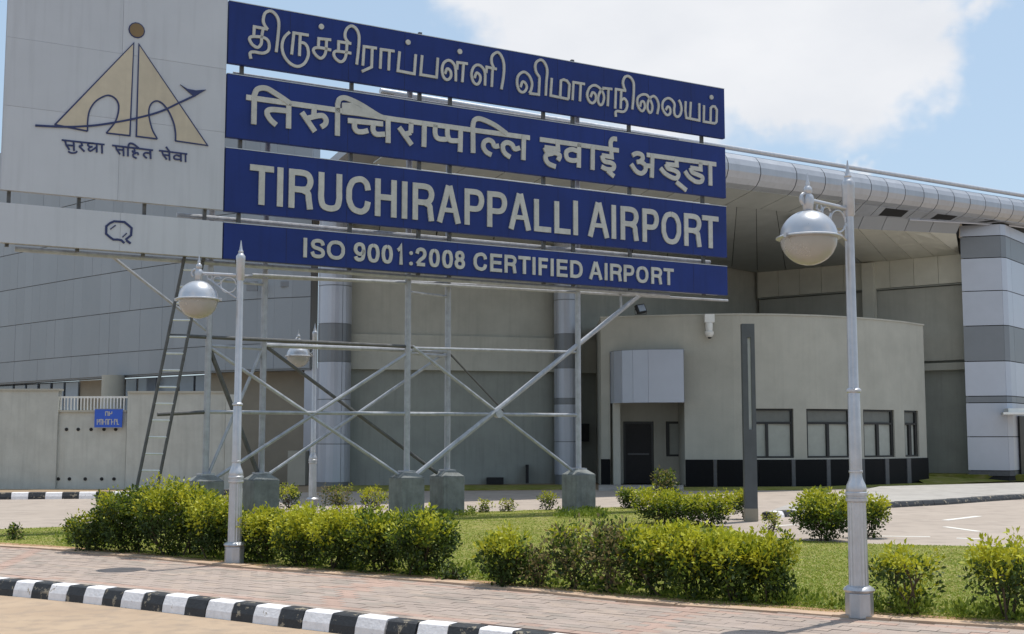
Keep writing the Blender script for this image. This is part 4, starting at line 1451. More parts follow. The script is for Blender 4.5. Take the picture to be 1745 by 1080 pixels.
hin = [
 (PX, [[(419, 165.8), (568, 187), (671, 203.5), (902, 235)]]),
 (CC, [[(165, 470), (172, 100)], ['s', (168, 110), (200, 30), (260, 3), (340, 12), (440, 70), (560, 150), (630, 200)]]),
 (CC, [[(618, 205), (615, 525)], ['s', (615, 300), (500, 287), (400, 280), (345, 295), (340, 340), (380, 410), (455, 480)]]),
 (CC, [[(945, 265), (940, 360)], [(785, 315), (955, 565)], ['s', (860, 395), (950, 370), (1050, 360), (1097, 410), (1085, 470), (1035, 505)]]),
 (CG, [[(140, 800), (145, 260)], ['s', (145, 275), (170, 195), (240, 165), (340, 190), (520, 275), (700, 385), (840, 470), (960, 515)], ['f', (215, 440), (215, 250), (380, 250), (700, 420), (760, 500)]]),
 (CG, [[(315, 545), (900, 605)], ['s', (430, 570), (425, 660), (470, 725), (560, 735), (650, 715)], ['s', (735, 630), (735, 710), (790, 775), (930, 775)], [(985, 520), (985, 920)]]),
 (CD, [[(465, 170), (460, 270)], [(400, 285), (462, 268)], [(345, 215), (470, 390)]]),
 (CD, [[(595, 170), (590, 410)]]),
 (CD, [['s', (703, 190), (703, 280), (730, 325), (790, 335), (825, 330)], [(822, 200), (824, 300)], ['s', (824, 290), (840, 335), (870, 348), (950, 350)], [(955, 215), (950, 460)]]),
 (CD, [[(1078, 470), (1075, 200)], ['s', (1075, 205), (1088, 150), (1130, 130), (1200, 150), (1300, 200), (1410, 280)]]),
 (CD, [['s', (1335, 400), (1290, 402), (1270, 360), (1230, 342), (1190, 360), (1180, 410), (1210, 460), (1260, 490)]]),
 (CD, [['s', (1540, 420), (1490, 430), (1460, 385), (1410, 367), (1375, 390), (1375, 440), (1400, 480), (1445, 512)], [(1580, 300), (1575, 540)]]),
 (CH, [[(100, 190), (1550, 395)]]),
 (CH, [[(420, 230), (430, 372), (185, 338)], ['s', (185, 338), (240, 430), (380, 440), (460, 490), (430, 580)], ['s', (330, 450), (215, 480), (205, 560), (260, 640), (385, 695)]]),
 (CH, [[(820, 270), (815, 710)], ['s', (800, 410), (690, 375), (600, 405), (580, 470), (610, 550), (700, 580), (810, 572)]]),
 (CH, [[(1070, 320), (1065, 750)]]),
 (CH, [['s', (1515, 185), (1440, 182), (1402, 240), (1400, 320)], [(1400, 300), (1420, 515), (1240, 485)], ['s', (1240, 485), (1280, 590), (1400, 620), (1460, 665), (1440, 735), (1330, 740), (1230, 690)], [(1340, 765), (1462, 872)]]),
 (CI, [['s', (160, 240), (230, 208), (310, 232), (330, 290), (290, 340), (235, 352)], ['s', (290, 345), (362, 395), (375, 480), (310, 540), (220, 500), (140, 385)], [(370, 410), (480, 422)], [(490, 230), (480, 610)]]),
 (CI, [[(400, 232), (1545, 390)]]),
 (CI, [[(885, 300), (893, 405), (715, 385)], ['s', (715, 385), (745, 455), (850, 490), (918, 540), (895, 615), (820, 610), (700, 540), (625, 450)], [(885, 680), (1052, 818)]]),
 (CI, [[(1285, 360), (1290, 472), (1120, 445)], ['s', (1120, 445), (1150, 520), (1240, 560), (1318, 605), (1295, 675), (1200, 670), (1090, 590), (1030, 500)]]),
 (CI, [[(1445, 380), (1450, 740)]]),
]
for i, (crop, stx) in enumerate(hin):
    letter(panels[1], crop, stx, 0.102, depth=0.030 + 0.007 * (i % 2))
# Latin lines
def latin(panel, seq, vb, vt, wid):
    for ch, xa, xb in seq:
        ym = 540
        # evaluate u at the middle height of the line
        um = lambda x: None
        ua = ub = None
        def uu(x):
            y = 400
            for _ in range(3):
                u, v = to_uv(x, y)
                p = sp(u, (vb + vt) / 2) - CAM
                y = 540 - FPX * ((p.z * math.cos(TH) - p.y * math.sin(TH)) / (p.y * math.cos(TH) + p.z * math.sin(TH)))
            return to_uv(x, y)[0]
        ua, ub = uu(xa), uu(xb)
        hw = wid / 2
        full_a, full_b = (ua, ub) if ch in 'TA' else (ua + hw, ub - hw)
        if ch == 'A':
            full_a, full_b = ua + hw * 1.0, ub - hw * 1.0
        if ch in 'EFL':
            full_b = ub
        q = MB()
        Hh = vt - vb
        for i, st_ in enumerate(LAT[ch]):
            wtop = 0.03 + 0.0012 * i
            def mapv(v):
                return vb + v * Hh
            if st_[0] == 'd':
                u = full_a + st_[1][0] * (full_b - full_a)
                v = mapv(st_[1][1])
                fill_poly(q, disc(u, v, wid * 0.55, wid * 0.55), lambda a, b, c: sp(a, b, c), -0.002, wtop, 'letter')
                continue
            sm_ = st_[0] == 's'
            pts0 = st_[1:] if sm_ else st_
            pts = []
            for a, b in pts0:
                inner = vb + hw + b * (Hh - wid)
                full = mapv(b)
                if sm_:
                    v = inner
                    if ch == 'U' and b >= 0.999 or ch == 'R' and b <= 0.001:
                        v = full
                elif ch in 'EFL' and len(pts0) > 2:
                    v = full if (b <= 0.001 and ch == 'F') else inner
                elif len(pts0) == 2 and abs(pts0[0][1] - pts0[1][1]) < 0.01:
                    v = inner
                else:
                    v = full
                pts.append((full_a + a * (full_b - full_a), v))
            if sm_:
                if ch in 'RPD':
                    # keep the straight runs straight
                    f_ = pts[0]
                    pts = catmull([f_] + pts[1:], 5)
                else:
                    pts = catmull(pts, 5)
            ribbon(q, pts, hw * (1.0 if ch != 'A' or i < 2 else 0.8), lambda a, b, c: sp(a, b, c), -0.002, wtop, 'letter')
        spart('letter', q, panel)
t_b = (to_uv(444, 348.5)[1] + to_uv(1207, 423)[1]) / 2
t_t = (to_uv(445, 281)[1] + to_uv(1207, 368.5)[1]) / 2
latin(panels[2], [('T', 425, 465.7), ('I', 471.5, 482), ('R', 491.5, 533), ('U', 542, 582), ('C', 589.5, 631), ('H', 638.5, 675), ('I', 684, 693.5),
                  ('R', 702.5, 739), ('A', 744, 784.5), ('P', 791, 824), ('P', 829.6, 863), ('A', 866, 904), ('L', 909.4, 938), ('L', 944, 971), ('I', 975.6, 984.4),
                  ('A', 1001, 1037), ('I', 1040.6, 1049.4), ('R', 1056.7, 1087), ('P', 1093.9, 1121.6), ('O', 1126.5, 1159.3), ('R', 1165, 1194), ('T', 1196, 1223.5)], t_b, t_t, 0.116)
i_b = (to_uv(519, 438)[1] + to_uv(1138, 486)[1]) / 2
i_t = (to_uv(519, 404.6)[1] + to_uv(1138, 458)[1]) / 2
latin(panels[3], [('I', 515.8, 523.2), ('S', 528.4, 553.3), ('O', 556.7, 586.8), ('9', 602.3, 622), ('0', 625.5, 646), ('0', 649.6, 668.5), ('1', 673.5, 687), (':', 696.5, 703), ('2', 707, 726),
                  ('0', 730.4, 748.4), ('0', 752.7, 770.8), ('8', 774, 791.4), ('C', 806.3, 829), ('E', 834.6, 854.5), ('R', 859, 879), ('T', 882.5, 903), ('I', 906.5, 911.5), ('F', 917, 932.6),
                  ('I', 937.5, 942.5), ('E', 948, 966), ('D', 971, 991.4), ('A', 1003, 1025.5), ('I', 1029.3, 1034.3), ('R', 1039, 1058.3), ('P', 1062, 1079.6), ('O', 1083.5, 1103.6), ('R', 1109, 1127), ('T', 1130, 1147)], i_b, i_t, 0.070)
# emblem on the white board
CK = (40, 20, 4.5)
archL = ['s', (490, 915), (491, 840), (505, 760), (550, 690), (620, 647), (670, 645), (715, 680), (730, 740), (705, 840), (635, 930)]
Lp = [(845, 240), (240, 866)] + [(490, 915), (491, 840), (505, 760), (550, 690), (620, 647), (670, 645), (715, 680), (730, 740), (705, 840), (635, 930)] + [(815, 950)]
Rp = [(885, 250), (865, 955), (1025, 975), (985, 900), (960, 790), (970, 720), (1010, 685), (1060, 700), (1110, 760), (1150, 850), (1165, 930), (1165, 990), (1410, 1025)]
letter(wb, CK, [['f'] + Lp], 0.02, 'logo_tan', 0.012, 'emblem_wing')
letter(wb, CK, [['f'] + Rp], 0.02, 'logo_tan', 0.012, 'emblem_wing')
letter(wb, CK, [[(240, 866), (845, 240), (815, 950), (635, 930)], archL, [(490, 915), (240, 866)]], 0.026, 'letter_blue', 0.016, 'emblem_outline')
letter(wb, CK, [[(1165, 990), (1410, 1025), (885, 250), (865, 955), (1025, 975)], ['s', (1025, 975), (985, 900), (960, 790), (970, 720), (1010, 685), (1060, 700), (1110, 760), (1150, 850), (1165, 930), (1165, 990)]], 0.026, 'letter_blue', 0.016, 'emblem_outline')
letter(wb, CK, [['s', (90, 872), (240, 880), (400, 882), (600, 865), (850, 820), (1050, 765), (1200, 695), (1320, 640)], ['f', (1200, 558), (1255, 592), (1320, 604), (1400, 598), (1310, 652), (1270, 620)]], 0.034, 'letter_blue', 0.022, 'emblem_arrow')
letter(wb, CK, [['d', (868, 142), 0.148]], 0.02, 'letter_blue', 0.010, 'emblem_disc')
letter(wb, CK, [['d', (868, 142), 0.128]], 0.02, 'logo_brown', 0.016, 'emblem_disc')
CJ = (90, 225, 7.27)
small = [
 [[(110, 98), (640, 155)]], [[(735, 165), (1240, 225)]], [[(1315, 228), (1665, 272)]],
 [[(150, 105), (165, 160), (250, 168)], [(165, 160), (205, 220)], [(257, 115), (262, 232)]],
 [['s', (190, 238), (225, 258), (280, 255), (300, 235)]],
 [[(352, 125), (362, 165), (325, 175)], [(325, 175), (392, 242)]],
 [['s', (505, 138), (450, 140), (434, 160), (455, 180), (492, 180)], ['s', (492, 180), (452, 194), (442, 216), (466, 234), (502, 214), (542, 182)], [(543, 140), (543, 252)]],
 [[(607, 150), (610, 265)]],
 [[(778, 168), (790, 215), (865, 222)], [(790, 215), (832, 275)], [(873, 180), (877, 298)]],
 [[(930, 300), (930, 190)], ['s', (930, 190), (950, 142), (1000, 150), (1065, 200)]],
 [[(1010, 200), (1014, 240), (978, 236)], ['s', (985, 236), (1005, 256), (1050, 258), (1058, 285)], ['s', (1030, 262), (995, 275), (1000, 305), (1038, 325)]],
 [['s', (1205, 262), (1150, 256), (1125, 275), (1135, 300), (1165, 325)], [(1208, 225), (1211, 332)]],
 [[(1352, 235), (1365, 280), (1432, 288)], [(1368, 282), (1412, 340)], [(1442, 245), (1446, 352)], [(1402, 182), (1442, 240)]],
 [['s', (1580, 300), (1530, 285), (1500, 305), (1515, 335), (1580, 340)], [(1585, 262), (1588, 365)]],
 [[(1642, 270), (1645, 372)]],
]
for i, stx in enumerate(small):
    letter(wb, CJ, stx, 0.029, 'letter_blue', 0.012 + 0.004 * (i % 2))
CL = (160, 360, 15.43)
letter(wb2, CL, [[(800, 835), (720, 760), (620, 742), (510, 742), (420, 680), (320, 590), (325, 390), (420, 312), (530, 262), (800, 282), (900, 360), (990, 440), (975, 630), (830, 745)], [(850, 760), (965, 845)]], 0.038, 'letter_blue', 0.012, 'emblem_q')
letter(wb2, CL, [[(430, 470), (570, 365)], [(750, 680), (860, 575)]], 0.02, 'letter_blue', 0.012, 'emblem_dash')

# steel frame
def bar(a, b, r, m='silver_old', name='brace', n=8):
    q = MB()
    q.tube([a, b], r, m, n)
    return spart(name, q, smooth=True)
FW = -0.42                                     # front frame line behind the panels
def fpt(x, y):
    p = on_plane(x, y, SA + snor * FW, snor)
    return p
P1, P2 = XY(445, 23.7), XY(763, 25.8)
bdir = (P2 - P1).normalized()
bnor = Vector((bdir.y, -bdir.x, 0))
def bpt(x, y):
    return on_plane(x, y, P1, bnor)
# uprights (dark angle) right behind the panels, visible in the gaps
for x_, y_ in ((410, 245), (600, 160), (716, 170), (768, 175), (927, 200), (977, 207), (1073, 220), (1197, 240)):
    u = to_uv(x_, y_, -TH_)[0]
    q = MB()
    ztp = rows[0][1] + (0.10 if x_ in (716, 977) else -0.1)
    vs = [sp(uu_, z, w_) for w_ in (-TH_ - 0.002, -TH_ - 0.07) for uu_, z in ((u - 0.035, rows[3][0] - 0.03), (u + 0.035, rows[3][0] - 0.03), (u + 0.035, ztp), (u - 0.035, ztp))]
    q.add(vs, [(0, 1, 2, 3), (7, 6, 5, 4), (0, 4, 5, 1), (1, 5, 6, 2), (2, 6, 7, 3), (3, 7, 4, 0)], 'dark_steel')
    spart('upright', q)
for x_ in (15, 135, 247, 350):
    u = to_uv(x_, 340, -TH_)[0]
    q = MB()
    vs = [sp(uu_, z, w_) for w_ in (-TH_ - 0.002, -TH_ - 0.07) for uu_, z in ((u - 0.03, lw0 - 0.05), (u + 0.03, lw0 - 0.05), (u + 0.03, zw1 - 0.1), (u - 0.03, zw1 - 0.1))]
    q.add(vs, [(0, 1, 2, 3), (7, 6, 5, 4), (0, 4, 5, 1), (1, 5, 6, 2), (2, 6, 7, 3), (3, 7, 4, 0)], 'dark_steel')
    spart('upright', q)
# horizontal purlins behind the panels
for zc, ua, ub in ((rows[0][0] - 0.12, U0 + 0.2, U1 - 1.2), (rows[1][0] - 0.16, U0 + 3.2, U1 - 0.3), (rows[2][0] - 0.10, U0 - 0.8, U1 - 0.3),
                   (rows[3][0] + 0.06, WU0 + 0.1, U1 - 0.1), (rows[3][0] - 0.06, WU0 + 0.3, U1 - 1.5), (rows[0][1] - 0.3, U0 + 0.2, U1 - 0.5)):
    bar(sp(ua, zc, -TH_ - 0.16), sp(ub, zc, -TH_ - 0.16), 0.045, 'silver_old', 'purlin')
# front posts, back posts, piers
ztop_post = rows[0][1] - 0.25
posts = []
for x_, fn in ((350, fpt), (693, fpt), (986, fpt)):
    p = fn(x_, 812)
    posts.append(p)
    bar(Vector((p.x, p.y, 0.85)), Vector((p.x, p.y, ztop_post)), 0.062, 'silver_old', 'post', 12)
bposts = []
for x_ in (445, 762):
    p = bpt(x_, 810)
    bposts.append(p)
    bar(Vector((p.x, p.y, 0.85)), Vector((p.x, p.y, ztop_post - 1.0)), 0.062, 'silver_old', 'post', 12)
yaw = math.atan2(sdir.y, sdir.x)
for p in posts + bposts:
    q = MB()
    f = Matrix.Translation((p.x, p.y, 0)) @ Matrix.Rotation(yaw + 0.12, 4, 'Z')
    hw_ = 0.265
    q.box((-hw_, -hw_, -0.018), (hw_, hw_, 0.80), 'concrete', f)
    # sloping cap
    tv = [f @ Vector((sx * a, sy * a, z)) for z, a in ((0.80, hw_), (0.93, 0.10)) for sx, sy in ((-1, -1), (1, -1), (1, 1), (-1, 1))]
    q.add(tv, [(0, 1, 5, 4), (1, 2, 6, 5), (2, 3, 7, 6), (3, 0, 4, 7), (4, 5, 6, 7)], 'concrete')
    spart('concrete_pier', q, bevel=0.02)
    q = MB()
    q.box((-0.13, -0.13, 0.89), (0.13, 0.13, 0.935), 'silver_old', f)
    spart('base_plate', q)
dk_ = 'dark_steel'
bar(fpt(355, 589), bpt(441, 812), 0.045, dk_)
bar(bpt(449, 590), fpt(352, 815), 0.032)
bar(bpt(453, 590), bpt(745, 806), 0.036, dk_)
bar(fpt(355, 590), fpt(684, 812), 0.036)
bar(fpt(362, 818), fpt(701, 598), 0.036)
bar(bpt(452, 812), bpt(762, 600), 0.034)
bar(fpt(703, 590), fpt(980, 805), 0.036)
bar(fpt(708, 810), fpt(1091, 502), 0.055)
bar(bpt(766, 602), bpt(858, 700), 0.022, dk_)
bar(fpt(1059, 529), fpt(1057, 488), 0.03)
bar(fpt(190, 436), fpt(352, 563), 0.028)
# horizontals
bar(fpt(286, 571), fpt(705, 591), 0.036, dk_, 'rail')
bar(fpt(702, 593), fpt(986, 600), 0.030, 'silver_old', 'rail')
bar(bpt(447, 588), bpt(764, 599), 0.045, 'silver_old', 'rail')
bar(fpt(268, 706), fpt(352, 702), 0.036, dk_, 'rail')
bar(fpt(352, 702), fpt(986, 707), 0.036, 'silver_old', 'rail')
bar(bpt(447, 703), bpt(764, 706), 0.03, 'silver_old', 'rail')
for x_ in (849,):
    p = fpt(849, 705)
    q = MB()
    q.tube([p - snor * 0.05, p + snor * 0.07], 0.09, 'silver_old', 10)
    spart('gusset', q)
# cross ties front to back under the sign
for a, b in zip(posts[:2], bposts):
    for z in (4.55, 3.3):
        bar(Vector((a.x, a.y, z)), Vector((b.x, b.y, z)), 0.03, 'silver_old', 'tie')
bar(bpt(390, 470), bpt(760, 483), 0.035, 'silver_old', 'rail')
bar(bpt(760, 484), bpt(905, 489), 0.035, 'silver_old', 'rail')
bar(fpt(430, 468), fpt(1240, 512), 0.028, 'silver_old', 'rail')

# notice letters (two short rows, drawn as block strokes)
def nstroke(q, pts, wd, k=0):
    def fr2(u, v, w_):
        return Vector((u, 38.95 - w_, v))
    ribbon(q, pts, wd / 2, fr2, 0.0, 0.006 + 0.001 * k, 'letter')
nu = lambda x, y: (lambda p: (p.x, p.z))(atY(x, y, 38.95))
rn_ = random.Random(4)
def marks(x0, x1, y0, y1, n, wd):
    """the lettering is too small to read in the photograph: short upright strokes with bars"""
    for i in range(n):
        a = x0 + (x1 - x0) * (i + 0.15) / n
        b = x0 + (x1 - x0) * (i + 0.80) / n
        q = MB()
        nstroke(q, [nu(a, y0), nu(a, y1)], wd, 0)
        yb = rn_.choice((y0 + 0.5, (y0 + y1) / 2, y1 - 0.5))
        nstroke(q, [nu(a, yb), nu(b, yb)], wd, 1)
        if rn_.random() < 0.6:
            nstroke(q, [nu(b, y0), nu(b, (y0 + y1) / 2 if rn_.random() < 0.4 else y1)], wd, 2)
        q.build('letter', nb, origin=NO)
marks(179, 192, 701, 708.5, 2, 0.03)
marks(165, 204, 714, 723.5, 8, 0.026)

# ------------------------------------------------------------------ ladder
lad = thing('ladder', 'long aluminium ladder leaning up behind the white sign board', 'ladder', tuple(atZ(240, 893)))
LO = lad.location.copy()
def lpt(x, y):
    # plane through the front frame, leaning back towards the top
    return on_plane(x, y, SA + snor * (FW + 0.22), snor)
rl0, rl1 = (218.5, 900), (319, 415)
rr0, rr1 = (254.5, 900), (352, 415)
for (a, b, mm) in ((rl0, rl1, 'dark_steel'), (rr0, rr1, 'dark_steel')):
    A, B = lpt(*a), lpt(*b)
    A.z = 0.0
    q = MB()
    q.tube([A, B], 0.031, mm, 6)
    q.build('rail', lad, origin=LO)
y_ = 887.0
while y_ > 430:
    t = (900 - y_) / 485
    a = lpt(rl0[0] + (rl1[0] - rl0[0]) * t, y_)
    b = lpt(rr0[0] + (rr1[0] - rr0[0]) * t, y_ + 0.5)
    q = MB()
    q.tube([a, b], 0.02, 'rung', 6)
    q.build('rung', lad, origin=LO)
    y_ -= 28.5

# ------------------------------------------------------------------ street lamps
def lamp_parts(root):
    def bp_(name, q, **k):
        return q.build(name, root, **k)
    q = MB()
    q.lathe([(0.125, 0.0), (0.125, 0.22)], (0, 0, 0), 'silver', 8)
    bp_('base', q, bevel=0.008)
    q = MB()
    q.lathe([(0.10, 0.215), (0.125, 0.225), (0.14, 0.245), (0.125, 0.265), (0.10, 0.28)], (0, 0, 0), 'silver', 24)
    bp_('ring', q, smooth=True)
    # fluted lower shaft
    q = MB()
    n = 32
    prof = [(0.088, 0.27), (0.082, 1.0), (0.082, 1.03)]
    vs, fs = [], []
    for r, z in prof:
        for k in range(n):
            rr = r * (1.0 if k % 2 else 0.93)
            a = 2 * math.pi * k / n
            vs.append(Vector((rr * math.cos(a), rr * math.sin(a), z)))
    for i in range(len(prof) - 1):
        for k in range(n):
            a, b = i * n + k, i * n + (k + 1) % n
            fs.append((a, b, b + n, a + n))
    q.add(vs, fs, 'silver')
    bp_('lower_shaft', q)
    q = MB()
    q.lathe([(0.085, 1.02), (0.097, 1.03), (0.097, 1.055), (0.088, 1.06), (0.088, 1.075), (0.098, 1.08), (0.098, 1.105), (0.088, 1.115), (0.092, 1.13), (0.085, 1.17), (0.065, 1.215), (0.056, 1.25), (0.055, 1.28), (0.062, 1.285), (0.062, 1.30), (0.055, 1.305)], (0, 0, 0), 'silver', 28)
    bp_('collar', q, smooth=True)
    q = MB()
    q.lathe([(0.057, 1.30), (0.054, 2.03), (0.046, 2.05), (0.042, 3.5), (0.042, 3.86)], (0, 0, 0), 'silver', 20)
    bp_('upper_shaft', q, smooth=True)
    q = MB()
    q.lathe([(0.054, 2.0), (0.068, 2.012), (0.068, 2.03), (0.05, 2.045)], (0, 0, 0), 'silver', 20)
    bp_('ring', q, smooth=True)
    q = MB()
    q.lathe([(0.042, 3.62), (0.054, 3.64), (0.056, 3.88), (0.060, 3.9), (0.060, 3.94), (0.045, 3.96), (0.03, 3.985), (0.034, 4.0), (0.02, 4.03), (0.012, 4.09), (0.004, 4.15)], (0, 0, 0), 'silver', 20)
    bp_('finial', q, smooth=True)
    # arm towards -X with scrollwork
    AX = -0.54
    q = MB()
    q.tube([(0, 0, 3.69), (AX - 0.02, 0, 3.72)], 0.022, 'silver', 10)
    arm = bp_('arm', q, smooth=True)
    q = MB()
    def ring(cx_, cz_, r_, a0=0, a1=360, rad=0.009):
        pts = [(cx_ + r_ * math.cos(R(a)), 0, cz_ + r_ * math.sin(R(a))) for a in np.linspace(a0, a1, 20)]
        q.tube(pts, rad, 'silver', 6)
    ring(-0.15, 3.565, 0.10, 0, 340)
    ring(-0.30, 3.63, 0.054, 20, 360)
    ring(-0.395, 3.668, 0.032)
    q.tube([(-0.045, 0, 3.40), (-0.24, 0, 3.52), (-0.43, 0, 3.66)], 0.011, 'silver', 6)
    q.build('scroll', arm, smooth=True)
    q = MB()
    q.lathe([(0.022, 3.60), (0.045, 3.63), (0.05, 3.68), (0.058, 3.72), (0.046, 3.76), (0.03, 3.775), (0.042, 3.80), (0.036, 3.83), (0.018, 3.85), (0.02, 3.875), (0.010, 3.90), (0.004, 3.965)], (AX, 0, 0), 'silver', 16)
    bp_('lamp_hub', q, smooth=True)
    q = MB()
    pts = [(AX - 0.045 - 0.045 * math.cos(R(a)) , 0, 3.72 + 0.05 * math.sin(R(a))) for a in np.linspace(-60, 250, 16)]
    q.tube(pts, 0.016, 'silver', 8)
    bp_('curl', q, smooth=True)
    rz_ = 3.375
    q = MB()
    prof = [(0.256, rz_ + 0.012)] + [(0.252 * math.cos(R(a)), rz_ + 0.012 + 0.235 * math.sin(R(a))) for a in range(4, 88, 6)] + [(0.03, rz_ + 0.25), (0.02, 3.62)]
    q.lathe(prof, (AX, 0, 0), 'lamp_dome', 36)
    bp_('lamp_cap', q, smooth=True)
    q = MB()
    q.lathe([(0.235, rz_ - 0.012), (0.272, rz_ - 0.012), (0.290, rz_ - 0.004), (0.290, rz_ + 0.006), (0.268, rz_ + 0.016), (0.24, rz_ + 0.016)], (AX, 0, 0), 'silver', 36)
    bp_('lamp_rim', q, smooth=True)
    q = MB()
    prof = [(0.25 * math.cos(R(a)), rz_ - 0.012 - 0.235 * math.sin(R(a))) for a in range(0, 86, 6)] + [(0.001, rz_ - 0.247)]
    q.lathe(list(reversed(prof)), (AX, 0, 0), 'bowl', 36, False)
    bp_('lamp_bowl', q, smooth=True)
    for s_ in (-1, 1):
        q = MB()
        q.box((AX + s_ * 0.285 - 0.02, -0.015, rz_ - 0.02), (AX + s_ * 0.285 + 0.02, 0.015, rz_ + 0.02), 'silver')
        bp_('latch', q)
GL = 'silver street lamps with a half-globe head'
LZ = 1.0
lb = atZ(1465, 1052)
l1 = thing('street_lamp', 'nearest tall silver lamp post, right of the blue sign, with round glass globe', 'street lamp', (lb.x, lb.y, 0), GL, R(34))
lamp_parts(l1)
def copy_lamp(label, loc, sx=1.0, rz=0.0):
    c = l1.copy()
    C.objects.link(c)
    c.location = loc
    c.rotation_euler = (0, 0, rz)
    c['label'] = label
    for ch in list(l1.children):
        d = ch.copy(); C.objects.link(d); d.parent = c
        for g_ in ch.children:
            e = g_.copy(); C.objects.link(e); e.parent = d
    return c
l2b = atZ(399, 961)
l2 = copy_lamp('silver lamp post standing in the left hedge, its globe hanging just below the white board', (l2b.x, l2b.y, 0))
l3b = atZ(532, 869)
l3 = copy_lamp('small distant silver lamp post beside the clad column, seen through the sign frame', (l3b.x, l3b.y, 0), rz=R(58))
# low concrete footing discs
for p in (lb, l2b):
    pass

# ------------------------------------------------------------------ planting
def make_leaves(name, parent, centers, n_per, spread, size, mats, topfun, seed, up_bias=0.4):
    rng = np.random.default_rng(seed)
    K = len(centers)
    n = K * n_per
    c = np.repeat(np.array(centers), n_per, 0)
    off = rng.normal(0, 1, (n, 3))
    off /= np.linalg.norm(off, axis=1)[:, None] + 1e-9
    off *= (rng.random((n, 1)) ** 0.5) * spread
    p = c + off
    p[:, 2] = np.maximum(p[:, 2], 0.03)
    # leaf frame: points outwards and upwards
    d = off / (np.linalg.norm(off, axis=1)[:, None] + 1e-9) + rng.normal(0, 0.5, (n, 3)) + np.array([0, 0, up_bias])
    d /= np.linalg.norm(d, axis=1)[:, None]
    r = rng.normal(0, 1, (n, 3))
    s_ = np.cross(d, r)
    s_ /= np.linalg.norm(s_, axis=1)[:, None]
    nrm = np.cross(s_, d)
    L = size * rng.uniform(0.7, 1.3, (n, 1))
    W = L * rng.uniform(0.42, 0.6, (n, 1))
    v0 = p
    v1 = p + d * L * 0.5 + s_ * W * 0.5 + nrm * L * 0.06
    v2 = p + d * L - nrm * L * 0.10
    v3 = p + d * L * 0.5 - s_ * W * 0.5 + nrm * L * 0.06
    V = np.stack([v0, v1, v2, v3], 1).reshape(-1, 3)
    me = bpy.data.meshes.new(name)
    me.vertices.add(4 * n)
    me.vertices.foreach_set('co', V.astype(np.float32).ravel())
    me.loops.add(4 * n)
    me.loops.foreach_set('vertex_index', np.arange(4 * n, dtype=np.int32))
    me.polygons.add(n)
    me.polygons.foreach_set('loop_start', np.arange(0, 4 * n, 4, dtype=np.int32))
    me.polygons.foreach_set('loop_total', np.full(n, 4, dtype=np.int32))
    for m_ in mats:
        me.materials.append(M[m_])
    me.polygons.foreach_set('material_index', topfun(p, rng, c).astype(np.int32))
    me.update(calc_edges=True)
    o = bpy.data.objects.new(name, me)
    C.objects.link(o)
    o.parent = parent
    return o

